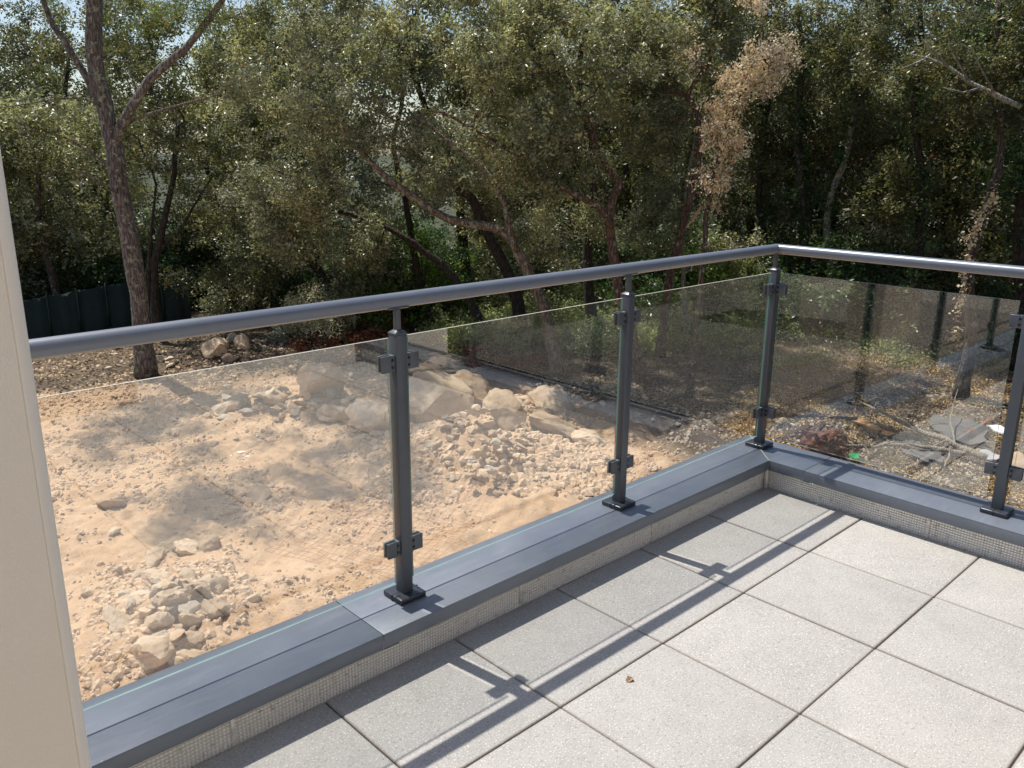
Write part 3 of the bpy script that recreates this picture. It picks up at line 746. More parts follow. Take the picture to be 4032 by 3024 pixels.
EL = [(P(200, -230, D0), (3.4, 3.4, 1.1), 3), (P(480, -70, D0 - 1.5), (1.3, 1.3, .55), 1.1), (P(40, -130, D0 + .5), (1.6, 1.6, .7), 1), (P(430, 25, D0 - 1.2), (.7, .7, .3), .35),
      ((1.4, 12.8, 5.6), (2.4, 1.9, .7), 2.2), ((4.5, 20.5, 5.0), (2.0, 1.6, .8), 1.0), ((4.2, 13.4, 6.2), (1.9, 1.5, .6), 1.3)]  # these crown parts, mostly out of view, are added to shade the ground
tree('pine_tree', 'tall lichen spotted pine with forked trunk at the left', 'pine tree',
     [(tr1, .185, .13, None), (tr2, .10, .045, 0), (tr3, .085, .03, 0), (tr4, .035, .012, 0), (tr5, .045, .012, 0), (tr6, .03, .008, 0), (tr7, .022, .006, 0)],
     EL, M['pine'], M['bark_pine'], 3, nclump=125, leaves=420, size=.13, crad=(.25, .5), aspect=.10, up=.9)

# --- thin dark tree right of the pine --------------------------------
b = pg(345, 735); d1 = math.hypot(*(b - CAM)[:2])
def crown_at(u, v, d, r, w=1.0): return (P(u, v, d), r if not np.isscalar(r) else (r, r, r * .8), w)
tree('slender_tree', 'slender dark tree with low forks just right of the pine', 'tree',
     [([b] + PP([(333, 640), (345, 520), (372, 400), (385, 260)], d1), .12, .04, None), (PP([(318, 640), (330, 560), (385, 500), (430, 430), (460, 380)], d1), .06, .02, 0),
      (PP([(312, 620), (330, 480), (335, 400), (300, 300)], d1), .05, .02, 0)],
     [crown_at(380, 330, d1, (2.0, 2.0, 1.8), 2), crown_at(300, 130, d1 + .5, (1.9, 1.9, 1.6), 1.6), crown_at(470, 560, d1, (1.3, 1.3, .9), .5)],
     M['oak_shaded'], M['bark_dark'], 9, nclump=110, leaves=170, size=.085)

# --- leaning oak ------------------------------------------------------
b = pg(1205, 812); d2 = math.hypot(*(b - CAM)[:2])
tl = [b] + PP([(1192, 730), (1165, 640), (1120, 545), (1085, 500), (1030, 485), (965, 475), (900, 430), (845, 392), (790, 338), (750, 290), (722, 250)], d2, 1.2)
tl2 = PP([(1108, 530), (1090, 440), (1040, 360), (960, 300), (900, 240)], d2, .9)
tree('leaning_oak', 'oak leaning far left over the yard, pale sunlit upper trunk', 'oak tree',
     [(tl, .145, .04, None), (tl2, .07, .03, 0)],
     [crown_at(690, 210, d2 + 1.3, (1.9, 1.7, 1.5), 1.5), crown_at(760, 30, d2 + 1.6, (1.4, 1.3, .8), .7), crown_at(930, 330, d2 + 1.2, (1.6, 1.5, 1.0), .8), crown_at(640, 400, d2 + 1.4, (1.1, 1.1, .8), .5)],
     M['oak_grey'], M['bark_lean'], 21, nclump=170, leaves=210, size=.078, group=HOLM)

# --- forked oak -------------------------------------------------------
b = pg(1388, 830); d3 = math.hypot(*(b - CAM)[:2])
t1 = [b] + PP([(1368, 740), (1340, 640), (1325, 560), (1318, 480), (1325, 420), (1340, 395), (1290, 330), (1272, 260), (1230, 190), (1190, 110)], d3, .5)
t2 = PP([(1322, 490), (1290, 445), (1245, 420), (1195, 395), (1130, 345), (1060, 300), (985, 258), (930, 240)], d3, -1.0)
tree('forked_oak', 'reddish forked holm oak in the middle of the wood edge', 'oak tree',
     [(t1, .125, .045, None), (t2, .07, .018, 0)],
     [crown_at(1130, 190, d3 - .5, (2.0, 1.6, 1.5), 1.8), crown_at(1060, 70, d3, (1.5, 1.5, 1.3), 1.3), crown_at(1300, 90, d3 + .3, (2.0, 1.8, 1.4), 1.4), crown_at(1170, 330, d3 - .2, (1.4, 1.2, .9), .8), crown_at(1230, 500, d3 + 1, (1.2, 1.1, .8), .4), ((11.6, 12.4, 5.4), (2.0, 2.0, .8), 1.0), ((13.4, 10.2, 5.6), (2.0, 1.8, .8), 0.9)],  # last two crown parts sit above the view, added to shade the forest floor
     M['oak'], M['bark_red'], 22, nclump=290, leaves=230, size=.075, group=HOLM)

# --- third oak with reddish bare limbs -------------------------------
b = pg(1425, 770); d4 = math.hypot(*(b - CAM)[:2])
t1 = [b] + PP([(1440, 640), (1462, 540), (1490, 430), (1510, 330), (1505, 245), (1482, 205), (1440, 195)], d4)
t2 = PP([(1484, 208), (1515, 155), (1535, 125), (1530, 80), (1548, 20), (1540, -60)], d4, -.3)
tree('red_limbed_oak', 'holm oak with bare red limbs beside the dead brown foliage', 'oak tree',
     [(t1, .115, .045, None), (t2, .05, .018, 0)],
     [crown_at(1440, 40, d4, (1.8, 1.7, 1.2), 1.2), crown_at(1400, 250, d4 + .4, (1.2, 1.1, .9), .8), crown_at(1560, -60, d4, (1.7, 1.7, 1.0), .8), crown_at(1420, 480, d4 + .8, (1.0, 1.0, .9), .4)],
     M['oak'], M['bark_red'], 23, nclump=150, leaves=230, size=.078, group=HOLM)
# broken branch stub
mb = MB(); mb.tube([P(1515, 445, d4 - .2), P(1500, 470, d4 - .25), P(1482, 492, d4 - .3)], [.02, .035, .012], 6)
o = link('broken_branch', mb.mesh('broken_branch', simple('torn_wood', (0.48, 0.25, 0.11), (0.58, 0.36, 0.19), 12, .8))); tag(o, 'torn pale orange branch stub hanging in the red limbed oak', 'branch')

# --- dead brown tree ---------------------------------------------------
b = pg(1520, 745); d5 = 16.2; b = P(1510, 560, d5); b[2] = float(hz(b[0], b[1]))
t1 = [b] + PP([(1520, 560), (1530, 430), (1560, 320), (1600, 200), (1640, 110), (1650, 40)], d5)
tree('dead_tree', 'dead tree hung with dry straw brown leaves', 'dead tree',
     [(t1, .07, .02, None)],
     [crown_at(1655, 130, d5, (.66, .45, .48), 1.4), crown_at(1600, 190, d5, (.5, .4, .38), .9), crown_at(1565, 300, d5, (.46, .42, .5), 1.1), crown_at(1545, 410, d5, (.32, .3, .5), .6), crown_at(1560, 260, d5, (.35, .35, .35), .3), crown_at(1625, 20, d5, (.25, .25, .4), .25), crown_at(1475, 130, d5 + 1, (.4, .4, .5), .25)],
     M['dead'], M['bark_oak'], 24, nclump=150, leaves=58, size=.06, crad=(.09, .26), droop=1.0)

# --- trunks of the right-hand wood, ivy clad ---------------------------
def ivy_tree(u, vb, path, r, label, ells, seed, leafmat, ivy=True, group='ivy clad trees of the right hand wood', bark='bark_oak', nc=80, size=.085, name='ivy_tree', dd=0, lv=180):
    b = pg(u, vb); d = math.hypot(*(b - CAM)[:2]); t = [b] + PP(path, d, dd)
    root = tree(name, label, 'tree', [(t, r, r * .35, None)], [crown_at(a, c, d + e, q, w) for a, c, e, q, w in ells], leafmat, M[bark], seed, nclump=nc, leaves=lv, size=size, group=group)
    if ivy:
        rng = np.random.default_rng(seed + 500); C = []
        for i in range(len(t) - 2):
            for s in np.linspace(0, 1, 7):
                C.append(t[i] * (1 - s) + t[i + 1] * s + rng.normal(size=3) * [.1, .1, .1])
        C = np.array(C); v, f, rn = leaf_arrays(C, rng.uniform(.18, .42, len(C)), rng.integers(40, 120, len(C)), .08, rng, aspect=.8, squash=1.3)
        link('ivy', mesh_np('ivy', v, f, M['ivy'], rn), root, -b)
    return d
ivy_tree(1735, 700, [(1740, 600), (1735, 480), (1728, 380), (1722, 250), (1735, 140), (1720, 20)], .17, 'straight ivy clad trunk right of the dead tree',
         [(1760, 80, 0, (1.9, 1.8, 1.4), 1.4), (1700, 330, .6, (1.2, 1.2, 1.0), .6), (1800, 300, .8, (1.3, 1.2, 1.0), .6)], 31, M['oak_shaded'], nc=120)
ivy_tree(1800, 720, [(1795, 600), (1790, 450), (1830, 330), (1850, 200), (1868, 60)], .13, 'pale stemmed tree leaning right behind the ivy clad trunk',
         [(1870, 60, 0, (1.8, 1.8, 1.4), 1.2), (1900, 260, .5, (1.3, 1.2, 1.0), .7)], 32, M['oak_shaded'], bark='bark_pale', nc=100)
ivy_tree(1960, 760, [(1975, 640), (1985, 520), (1990, 380), (1975, 250), (1990, 120), (1985, 0)], .14, 'dark trunk with ivy between the terracotta roof glimpses',
         [(1990, 60, 0, (1.8, 1.8, 1.4), 1.2), (2060, 200, .5, (1.4, 1.3, 1.1), .8), (1930, 420, .5, (1.1, 1.1, .9), .5)], 33, M['oak_shaded'], bark='bark_dark', nc=120)
ivy_tree(2075, 862, [(2090, 780), (2098, 700), (2090, 600), (2102, 520), (2135, 440), (2155, 370), (2165, 260), (2150, 150), (2155, 0)], .13, 'crooked trunk with dead ivy in front of the right wood',
         [(2150, 40, 0, (1.7, 1.7, 1.3), 1.2), (2200, 200, .3, (1.2, 1.2, 1.0), .8)], 34, M['oak_shaded'], ivy=False, nc=100)
# dead ivy wrapping that trunk
bb = pg(2075, 862); dq = math.hypot(*(bb - CAM)[:2]); rng = np.random.default_rng(77)
C = np.array([P(u, v, dq - .25) for u, v in [(2088, 620), (2078, 590), (2090, 560), (2095, 530), (2105, 505), (2115, 480), (2125, 460), (2140, 440), (2070, 690), (2062, 725), (2075, 650), (2150, 420)]])
v, f, rn = leaf_arrays(C, rng.uniform(.08, .18, len(C)), rng.integers(30, 60, len(C)), .065, rng, aspect=.8, squash=1.4, droop=1)
o = link('dead_ivy', mesh_np('dead_ivy', v, f, M['dead'], rn)); tag(o, 'russet dead ivy hanging on the crooked right trunk', 'ivy')
ivy_tree(2200, 800, [(2205, 650), (2200, 500), (2215, 350), (2205, 200), (2210, 50)], .16, 'ivy clad trunk at the far right edge of the wood',
         [(2230, 60, 0, (1.8, 1.8, 1.4), 1.2), (2230, 330, .2, (1.2, 1.2, 1.1), .7)], 35, M['ivy'], bark='bark_dark', nc=100)
ivy_tree(1660, 690, [(1655, 560), (1640, 430), (1650, 300), (1665, 160), (1655, 20)], .12, 'thin dark trunk directly behind the dead tree',
         [(1640, 20, .6, (1.8, 1.7, 1.3), 1.1), (1590, 60, .8, (1.5, 1.4, 1.0), .8), (1640, 420, 1, (1.1, 1.1, 1.0), .5)], 36, M['oak'], bark='bark_dark', nc=110)
# bare pale branches high on the right
mb = MB(); dB = 16.5
pts = [P(2205, 232, dB), P(2150, 205, dB), P(2095, 178, dB), P(2050, 145, dB), P(2005, 125, dB), P(1962, 116, dB)]
mb.tube(pts, [.045, .04, .034, .026, .016, .006], 7, jit=.1)
for a_, l in (((2095, 178), [(2060, 120), (2045, 70), (2020, 20)]), ((2050, 145), [(2010, 110), (1990, 80)]), ((2150, 205), [(2120, 150), (2100, 110), (2070, 90)]), ((2005, 125), [(1970, 140), (1945, 150)]), ((2120, 190), [(2080, 200), (2040, 190)])):
    q = [P(*a_, dB)] + [P(x, y, dB - .2 * (k + 1)) for k, (x, y) in enumerate(l)]; mb.tube(q, [.022 - .006 * k for k in range(len(q))], 5)
o = link('bare_branch', mb.mesh('bare_branch', M['bark_pale'], smooth=True)); tag(o, 'bare pale forked branch reaching left high in the right wood', 'branch')
# more stems of the middle wood
MID = 'dark stems of the middle wood'
def mid(u, vb, path, r, label, ells, seed, mat='oak', bark='bark_dark', nc=80, name='wood_tree', dd=0, size=.085):
    ivy_tree(u, vb, path, r, label, ells, seed, M[mat], ivy=False, group=MID, bark=bark, nc=nc, name=name, dd=dd, size=size)
mid(1060, 745, [(1010, 640), (960, 580), (870, 510), (780, 470), (700, 450)], .12, 'low dark stem sweeping left under the leaning oak', [(640, 420, 0, (1.5, 1.4, .8), 1), (760, 520, .5, (1.4, 1.2, .7), .8), (600, 500, 0, (1.2, 1.1, .7), .7)], 41, 'oak_grey', nc=90)
mid(1130, 740, [(1110, 620), (1060, 520), (1020, 430), (970, 380), (930, 260), (880, 120)], .16, 'thick dark trunk directly behind the leaning oak', [(880, 120, .5, (1.2, 1.2, .9), .6), (960, -60, .5, (1.5, 1.5, .8), .7), (1010, 390, 1, (1.2, 1.2, .9), .5)], 42, 'oak', nc=120)
mid(1290, 740, [(1275, 660), (1270, 520), (1285, 350), (1250, 180), (1280, 0)], .14, 'upright dark trunk behind the forked oak', [(1260, -20, .5, (2.0, 2.0, 1.3), 1.2), (1380, 160, .8, (1.6, 1.5, 1.3), 1), (1100, 470, .8, (1.3, 1.2, 1), .6)], 43, 'oak', nc=120)
mid(740, 690, [(700, 600), (640, 520), (620, 400), (650, 260), (620, 120)], .13, 'dark trunk rising behind the silver shrub', [(620, 130, .5, (2.2, 2.0, 1.5), 1.5), (540, 40, .5, (1.8, 1.7, 1.1), 1), (560, 330, .5, (1.7, 1.5, 1.3), 1.0), (500, 470, .2, (1.2, 1.2, 1.0), .5)], 44, 'oak', nc=170)
mid(935, 700, [(905, 600), (880, 450), (850, 320), (870, 200), (840, 40)], .10, 'dark trunk seen left of the thick dark trunk', [(730, 90, 1, (1.2, 1.2, 1.0), .8), (700, 330, 1, (1.6, 1.5, 1.1), .9), (830, 440, .8, (1.4, 1.3, .9), .6)], 45, 'oak_grey', nc=120)
mid(1486, 752, [(1478, 640), (1475, 520), (1480, 420), (1500, 300)], .07, 'thin pale stem right of the red limbed oak', [(1500, 180, .6, (1.3, 1.3, 1.0), 1), (1580, 560, 1.5, (1.2, 1.1, .8), .5)], 46, 'oak', 'bark_pale', nc=60)
# left wood
LEFT = 'shadowy trees of the left wood'
def lw(u, vb, path, r, label, ells, seed, mat='oak_shaded', nc=120): ivy_tree(u, vb, path, r, label, ells, seed, M[mat], ivy=False, group=LEFT, bark='bark_dark', nc=nc, size=.095, name='wood_tree', lv=150)
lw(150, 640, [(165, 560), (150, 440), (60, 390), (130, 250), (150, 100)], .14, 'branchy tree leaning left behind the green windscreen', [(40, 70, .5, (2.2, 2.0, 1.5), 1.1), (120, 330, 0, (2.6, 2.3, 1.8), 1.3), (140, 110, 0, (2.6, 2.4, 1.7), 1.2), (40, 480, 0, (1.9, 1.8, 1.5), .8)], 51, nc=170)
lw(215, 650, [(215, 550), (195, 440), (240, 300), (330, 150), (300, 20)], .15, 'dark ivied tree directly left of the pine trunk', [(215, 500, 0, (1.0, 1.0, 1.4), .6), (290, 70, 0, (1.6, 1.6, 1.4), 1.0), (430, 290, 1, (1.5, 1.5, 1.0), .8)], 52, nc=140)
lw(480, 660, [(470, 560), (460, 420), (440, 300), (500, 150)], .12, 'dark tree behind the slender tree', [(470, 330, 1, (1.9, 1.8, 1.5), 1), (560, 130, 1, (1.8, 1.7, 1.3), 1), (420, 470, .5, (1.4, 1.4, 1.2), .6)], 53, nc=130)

# --- deep wood rows: shared meshes -------------------------------------
def proto_tree(seed, mat, bark):
    rng = np.random.default_rng(seed)
    t = [(0, 0, -.2), (.15, .1, 1.4), (-.1, .2, 3.0), (.1, 0, 5.0)]
    T = []
    for c, r, k in (((0, 0, 5.4), (2.6, 2.6, 1.7), 70), ((.6, -.4, 3.2), (2.4, 2.4, 1.3), 45)):
        d = rng.normal(size=(k, 3)); d /= np.linalg.norm(d, axis=1)[:, None]; T.append(np.array(c) + d * (rng.random(k) ** .4)[:, None] * np.array(r))
    T = np.concatenate(T); lines = skeleton([(t, .16, .06, None)], T, rng, step=.45)
    rad = rng.uniform(.4, .75, len(T)); v, f, rn = leaf_arrays(T, rad, rng.integers(110, 210, len(T)), .125, rng)
    return trunk_mesh(lines, M[bark]), mesh_np('crown', v, f, M[mat], rn)
protos = [proto_tree(61, 'oak_shaded', 'bark_dark'), proto_tree(62, 'oak_shaded', 'bark_dark'), proto_tree(63, 'oak', 'bark_oak')]
rr = random.Random(8)
row = []
for u in range(-150, 2500, 150): row.append((u + rr.uniform(-40, 40), 27 + rr.uniform(-1.5, 2.5)))
for u in range(-100, 2450, 165): row.append((u + rr.uniform(-50, 50), 35 + rr.uniform(-2, 4)))
for u in range(-60, 2450, 180): row.append((u + rr.uniform(-50, 50), 48 + rr.uniform(-3, 8)))
for u, d in row:
    q = P(u, 600, d); tm, cm = protos[rr.randrange(3)]
    if 720 < u < 1000 or 330 < u < 500: continue
    if 22 < q[0] < 33 and 13 < q[1] < 19: continue
    root = empty('wood_tree', (q[0], q[1], float(hz(q[0], q[1]))), rr.uniform(0, 6.28))
    sc = rr.uniform(.95, 1.25) * (1.0 if d < 32 else 1.12)
    if u < 520 or 700 < u < 1000: sc *= .85
    root.scale = (sc, sc, sc * rr.uniform(.95, 1.1))
    tag(root, 'holm oak standing deep in the wood behind the front trees', 'tree', 'trees deep in the wood')
    link('trunk', tm, root); link('crown', cm, root)

# the wood goes on to the right of the terrace, mirrored in the left-hand panes
for i, (x, y) in enumerate([(6.5, -3.5), (7.5, -7.5), (10, -1.8), (10.5, -5.5), (9.0, -11), (13, -9), (14, -4), (6.0, -12.5), (15, -14), (11, -16), (17.5, -8), (5.5, -17)]):
    tm, cm = protos[i % 3]; root = empty('wood_tree', (x, y, float(hz(x, y))), rr.uniform(0, 6.28)); sc = rr.uniform(.95, 1.2); root.scale = (sc,) * 3
    tag(root, 'holm oak right of the terrace, outside the frame and mirrored in the glass', 'tree', 'trees right of the terrace'); link('trunk', tm, root); link('crown', cm, root)

# --- tall shrubs closing the back of the wood
def proto_shrub(seed, mat):
    rng = np.random.default_rng(seed); k = 60
    d = rng.normal(size=(k, 3)); d /= np.linalg.norm(d, axis=1)[:, None]; d[:, 2] = np.abs(d[:, 2])
    T = d * (rng.random(k) ** .45)[:, None] * np.array([1.7, 1.7, 2.6]) + [0, 0, .2]; mb = MB()
    for q in T:
        m_ = q * .55 + rng.normal(size=3) * .15; mb.tube([(q[0] * .08, q[1] * .08, -.1), tuple(m_), tuple(q)], [.022, .014, .005], 4, caps=False)
    v, f, rn = leaf_arrays(T, rng.uniform(.3, .6, k), np.full(k, 130), .11, rng, up=.5)
    return mb.mesh('stems', M['bark_dark'], smooth=True), mesh_np('foliage', v, f, M[mat], rn)
shr = [proto_shrub(81, 'oak'), proto_shrub(82, 'ivy'), proto_shrub(83, 'oak_shaded'), proto_shrub(84, 'lime')]
rs = random.Random(15)
for dist, stp, pick in ((23.8, 115, (0, 1, 2, 1, 3, 1)), (29.5, 110, (0, 1, 2, 0)), (38.0, 120, (0, 2, 2, 1))):
    for u in range(-40, 2330, stp):
        uu = u + rs.uniform(-40, 40); q = P(uu, 600, dist + rs.uniform(-1.2, 1.2))
        if dist < 25 and uu < 440: q = P(uu, 600, 28)
        root = empty('tall_shrub', (q[0], q[1], float(hz(q[0], q[1]))), rs.uniform(0, 6.28)); c = rs.uniform(.75, 1.1); root.scale = (c, c, c * rs.uniform(.85, 1.15))
        tag(root, 'tall leafy shrub closing the gap between the back trunks', 'shrub', 'tall shrubs at the back of the wood')
        a_, b_ = shr[rs.choice(pick)]; link('stems', a_, root); link('foliage', b_, root)

# --- bushes and undergrowth ---------------------------------------------
def bush(u, vb, rx, rz, label, mat, seed, n=3500, size=.07, group=None, name='bush', k=22, sc=.34, dy=0):
    b = pg(u, vb); rng = np.random.default_rng(seed)
    d = rng.normal(size=(k, 3)); d /= np.linalg.norm(d, axis=1)[:, None]; d[:, 2] = np.abs(d[:, 2])
    T = d * (rng.random(k) ** .5)[:, None] * np.array([rx, rx, rz]) + [0, 0, .15]
    root = empty(name, b); tag(root, label, 'bush', group)
    mb = MB()
    for q in T: 
        m_ = q * .5 + rng.normal(size=3) * .06; mb.tube([(q[0] * .08, q[1] * .08, -.08), tuple(m_), tuple(q)], [.014, .009, .004], 4, caps=False)
    link('stems', mb.mesh('stems', M['bark_oak'], smooth=True), root)
    v, f, rn = leaf_arrays(T, rng.uniform(.6, 1.2, k) * sc * rx ** .5, np.full(k, n // k), size, rng, up=.6)
    link('foliage', mesh_np('foliage', v, f, M[mat], rn), root)
bush(690, 735, 1.0, 1.45, 'pale silver grey shrub above the left rock heap', 'silver', 71, 5200, .06, k=34, sc=.30)
bush(640, 735, .7, .7, 'smaller silver shrub touching the russet brushwood', 'silver', 72, 2200, .06)
bush(480, 560, 1.0, 1.2, 'bright lime green bush in a sunlit gap behind the slender tree', 'lime', 73, 3000, .08)
bush(485, 640, 1.5, 1.5, 'lime green thicket left of the silver shrub', 'lime', 74, 4500, .085)
bush(1240, 690, 1.1, 1.2, 'yellow green young bush between the middle trunks', 'lime', 75, 3000, .07)
bush(1880, 655, 1.3, 1.7, 'bright green bush glowing behind the right trunks', 'lime', 76, 4200, .08, k=30)
bush(1700, 640, 1.2, 1.6, 'dark ivy thicket above the corner of the handrail', 'ivy', 77, 4500, .08, k=30)
bush(600, 655, 1.7, 1.5, 'green thicket under the sweeping dark stem', 'oak', 78, 5000, .08, k=30)
LOW = 'low sunlit shrubs between the oak trunks'
for i, (u, vb, rx) in enumerate([(960, 745, .7), (1010, 760, .8), (1085, 762, .8), (1150, 748, .7), (1255, 765, .8), (1300, 740, .7), (1345, 765, .6), (1430, 750, .9), (1500, 735, .8), (1560, 750, .8), (1610, 725, .9), (1700, 735, .8), (1760, 720, .8)]):
    bush(u, vb, rx, .62 * rx + .15, 'low grey green shrub catching the sun between the oak trunks', 'herb', 140 + i, 1900, .07, group=LOW, name='low_shrub', k=20)
THK = 'green thicket along the back of the wood'
for i, (u, vb, rx, rz, m_) in enumerate([(860, 650, 1.6, 1.5, 'oak'), (980, 640, 1.5, 1.6, 'lime'), (1090, 650, 1.6, 1.6, 'ivy'), (1180, 640, 1.6, 1.6, 'oak'), (1330, 645, 1.5, 1.7, 'ivy'), (1420, 640, 1.6, 1.7, 'oak'),
                         (1540, 650, 1.5, 1.5, 'ivy'), (1990, 640, 1.7, 1.8, 'ivy'), (2110, 650, 1.6, 1.8, 'ivy'), (2220, 660, 1.6, 1.9, 'oak'), (360, 620, 1.6, 1.7, 'oak_shaded'), (250, 615, 1.7, 1.8, 'oak_shaded'), (130, 605, 1.8, 1.6, 'oak'), (1790, 655, 1.4, 1.5, 'ivy'), (30, 610, 1.8, 2.0, 'oak_shaded'), (750, 640, 1.5, 1.3, 'lime')]):
    bush(u, vb, rx, rz, 'leafy thicket bush in the shade at the back of the wood', m_, 90 + i, 4200, .09, group=THK, k=26)

def scatter(us, n, size, mat, name, kind_label, seed, flat=True, h=(0, .02), aspect=.6, clumps=None, dirt=None, up=3.0):
    """stuff spread over polygon region us = list of (u,v) corner pairs (quad in the photograph, laid on the ground)"""
    rng = np.random.default_rng(seed); q = [G(*w)[:2] for w in us]
    s, t = rng.random(n), rng.random(n)
    if clumps:
        cs, ct = rng.random(clumps), rng.random(clumps); idx = rng.integers(0, clumps, n); sp = .5 / math.sqrt(clumps)
        s = np.clip(cs[idx] + rng.normal(size=n) * sp * .5, 0, 1); t = np.clip(ct[idx] + rng.normal(size=n) * sp * .5, 0, 1)
    xy = ((1 - s) * (1 - t))[:, None] * q[0] + (s * (1 - t))[:, None] * q[1] + (s * t)[:, None] * q[2] + ((1 - s) * t)[:, None] * q[3]
    xy += rng.normal(size=(n, 2)) * .12
    if dirt is not None:
        dm_ = dirtmask(xy[:, 0], xy[:, 1]); keep = (dm_ < dirt) if dirt > 0 else (dm_ > -dirt); xy = xy[keep]
    n = len(xy); z = hz(xy[:, 0], xy[:, 1])
    hh = h[0] + (h[1] - h[0]) * rng.random(n) ** 1.6
    if clumps: hh = hh * (0.35 + 1.1 * np.clip(fbm(xy[:, 0], xy[:, 1], .8, 3) + .5, 0, 1.2))
    c = np.column_stack([xy, z + hh + .006]); nrm = rng.normal(size=(n, 3)) + [0, 0, up]; nrm /= np.linalg.norm(nrm, axis=1)[:, None]
    ax = rng.normal(size=(n, 3)); ax -= nrm * (ax * nrm).sum(1)[:, None]; ax /= np.linalg.norm(ax, axis=1)[:, None]; sd_ = np.cross(nrm, ax)
    sz = size * rng.uniform(.5, 1.4, n)[:, None]
    v = np.stack([c - ax * sz * .5, c + sd_ * sz * aspect * .5 + nrm * sz * .12, c + ax * sz * .5, c - sd_ * sz * aspect * .5 + nrm * sz * .12], 1).reshape(-1, 3)
    o = link(name, mesh_np(name, v, np.arange(4 * n).reshape(-1, 4), M[mat], rng.random(n))); tag(o, kind_label, name.replace('_', ' '), kind='stuff')
R_FOREST = [(880, 640), (2330, 640), (2330, 1080), (1180, 860)]
M['litter'] = mat_leaf('leaf_litter', (0.13, 0.092, 0.055), (0.34, 0.26, 0.165), (0.07, 0.045, 0.028), 0.4, 0.1, 0.8)
M['chips'] = mat_leaf('pale_wood_chips', (0.38, 0.245, 0.12), (0.72, 0.53, 0.29), (0.19, 0.09, 0.04), 0.28, 0.05, 0.8)
scatter(R_FOREST, 60000, .055, 'litter', 'leaf_litter', 'dry brown leaf litter on the forest floor', 101, dirt=.6)
scatter([(1640, 770), (2330, 790), (2330, 1180), (1560, 985)], 52000, .05, 'chips', 'wood_chips', 'pale chipped leaves and bark below the right panes', 102, dirt=None, h=(0, .05), up=1.2, clumps=300, aspect=.38)
scatter([(900, 650), (1640, 640), (1650, 780), (1000, 760)], 90000, .065, 'herb', 'ground_cover', 'knee high green undergrowth between the oak trunks', 103, h=(0, .8), up=.8, clumps=420, aspect=.75)
scatter([(1640, 650), (2300, 650), (2300, 800), (1620, 800)], 30000, .065, 'herb', 'ground_cover', 'sparse low green plants on the right forest floor', 104, h=(0, .35), up=.8, clumps=60, aspect=.75)
scatter([(80, 700), (880, 700), (860, 790), (60, 860)], 9000, .07, 'litter', 'leaf_litter', 'dry litter around the foot of the pine', 105, h=(0, .03))
scatter([(650, 700), (850, 690), (870, 760), (640, 765)], 9000, .085, 'redleaf', 'brushwood', 'heap of russet dead leaves and twigs behind the rocks', 106, h=(0, .55), up=.4, clumps=40)
scatter([(1010, 775), (1180, 790), (1200, 830), (1040, 815)], 3500, .07, 'redleaf', 'brushwood', 'small russet brush pile in the shade behind the boulders', 107, h=(0, .4), up=.4, clumps=16)

# --- green windscreen fence ---------------------------------------------
def fence():
    a = P(40, 690, 24.3); c = P(410, 665, 24.8)
    d = (c - a)[:2]; n = 46; zt0, zt1 = P(55, 650, 24.3)[2], P(408, 583, 24.8)[2]
    root = empty('screen_fence', (a[0], a[1], -3.1)); tag(root, 'dark green windscreen netting fence behind the pine', 'fence')
    m = simple('green_netting', (0.007, 0.018, 0.014), (0.012, 0.026, 0.020), 5, .8, bd=.01, bs=9)
    dn = np.array([-d[1], d[0]]) / np.linalg.norm(d)
    v = []; 
    for i in range(n + 1):
        t = i / n; x, y = a[:2] + d * t; w = .05 * math.sin(t * 40) + .03 * math.sin(t * 93)
        zb = float(hz(x, y)) - .05; zt = zt0 + (zt1 - zt0) * t - .03 * math.sin(math.pi * ((t * 6) % 1))
        for off in (0, .012):
            v += [(x + dn[0] * (w + off), y + dn[1] * (w + off), zb), (x + dn[0] * (w * .4 + off), y + dn[1] * (w * .4 + off), zt)]
    f = []
    for i in range(n):
        o_ = 4 * i; f += [(o_, o_ + 4, o_ + 5, o_ + 1), (o_ + 2, o_ + 3, o_ + 7, o_ + 6), (o_ + 1, o_ + 5, o_ + 7, o_ + 3)]
    mb = MB(); mb.add(v, f); link('netting', mb.mesh('netting', m, smooth=True), root, (-a[0], -a[1], 3.1))
    pm = simple('green_steel', (0.008, 0.022, 0.016), rough=.5)
    for i in range(7):
        t = i / 6; x, y = a[:2] + d * t; zz = zt0 + (zt1 - zt0) * t
        mb = MB(); mb.tube([(x, y, -3.3), (x, y, zz + .05)], .025, 8); link('fence_post', mb.mesh('fence_post', pm, smooth=True), root, (-a[0], -a[1], 3.1))
fence()

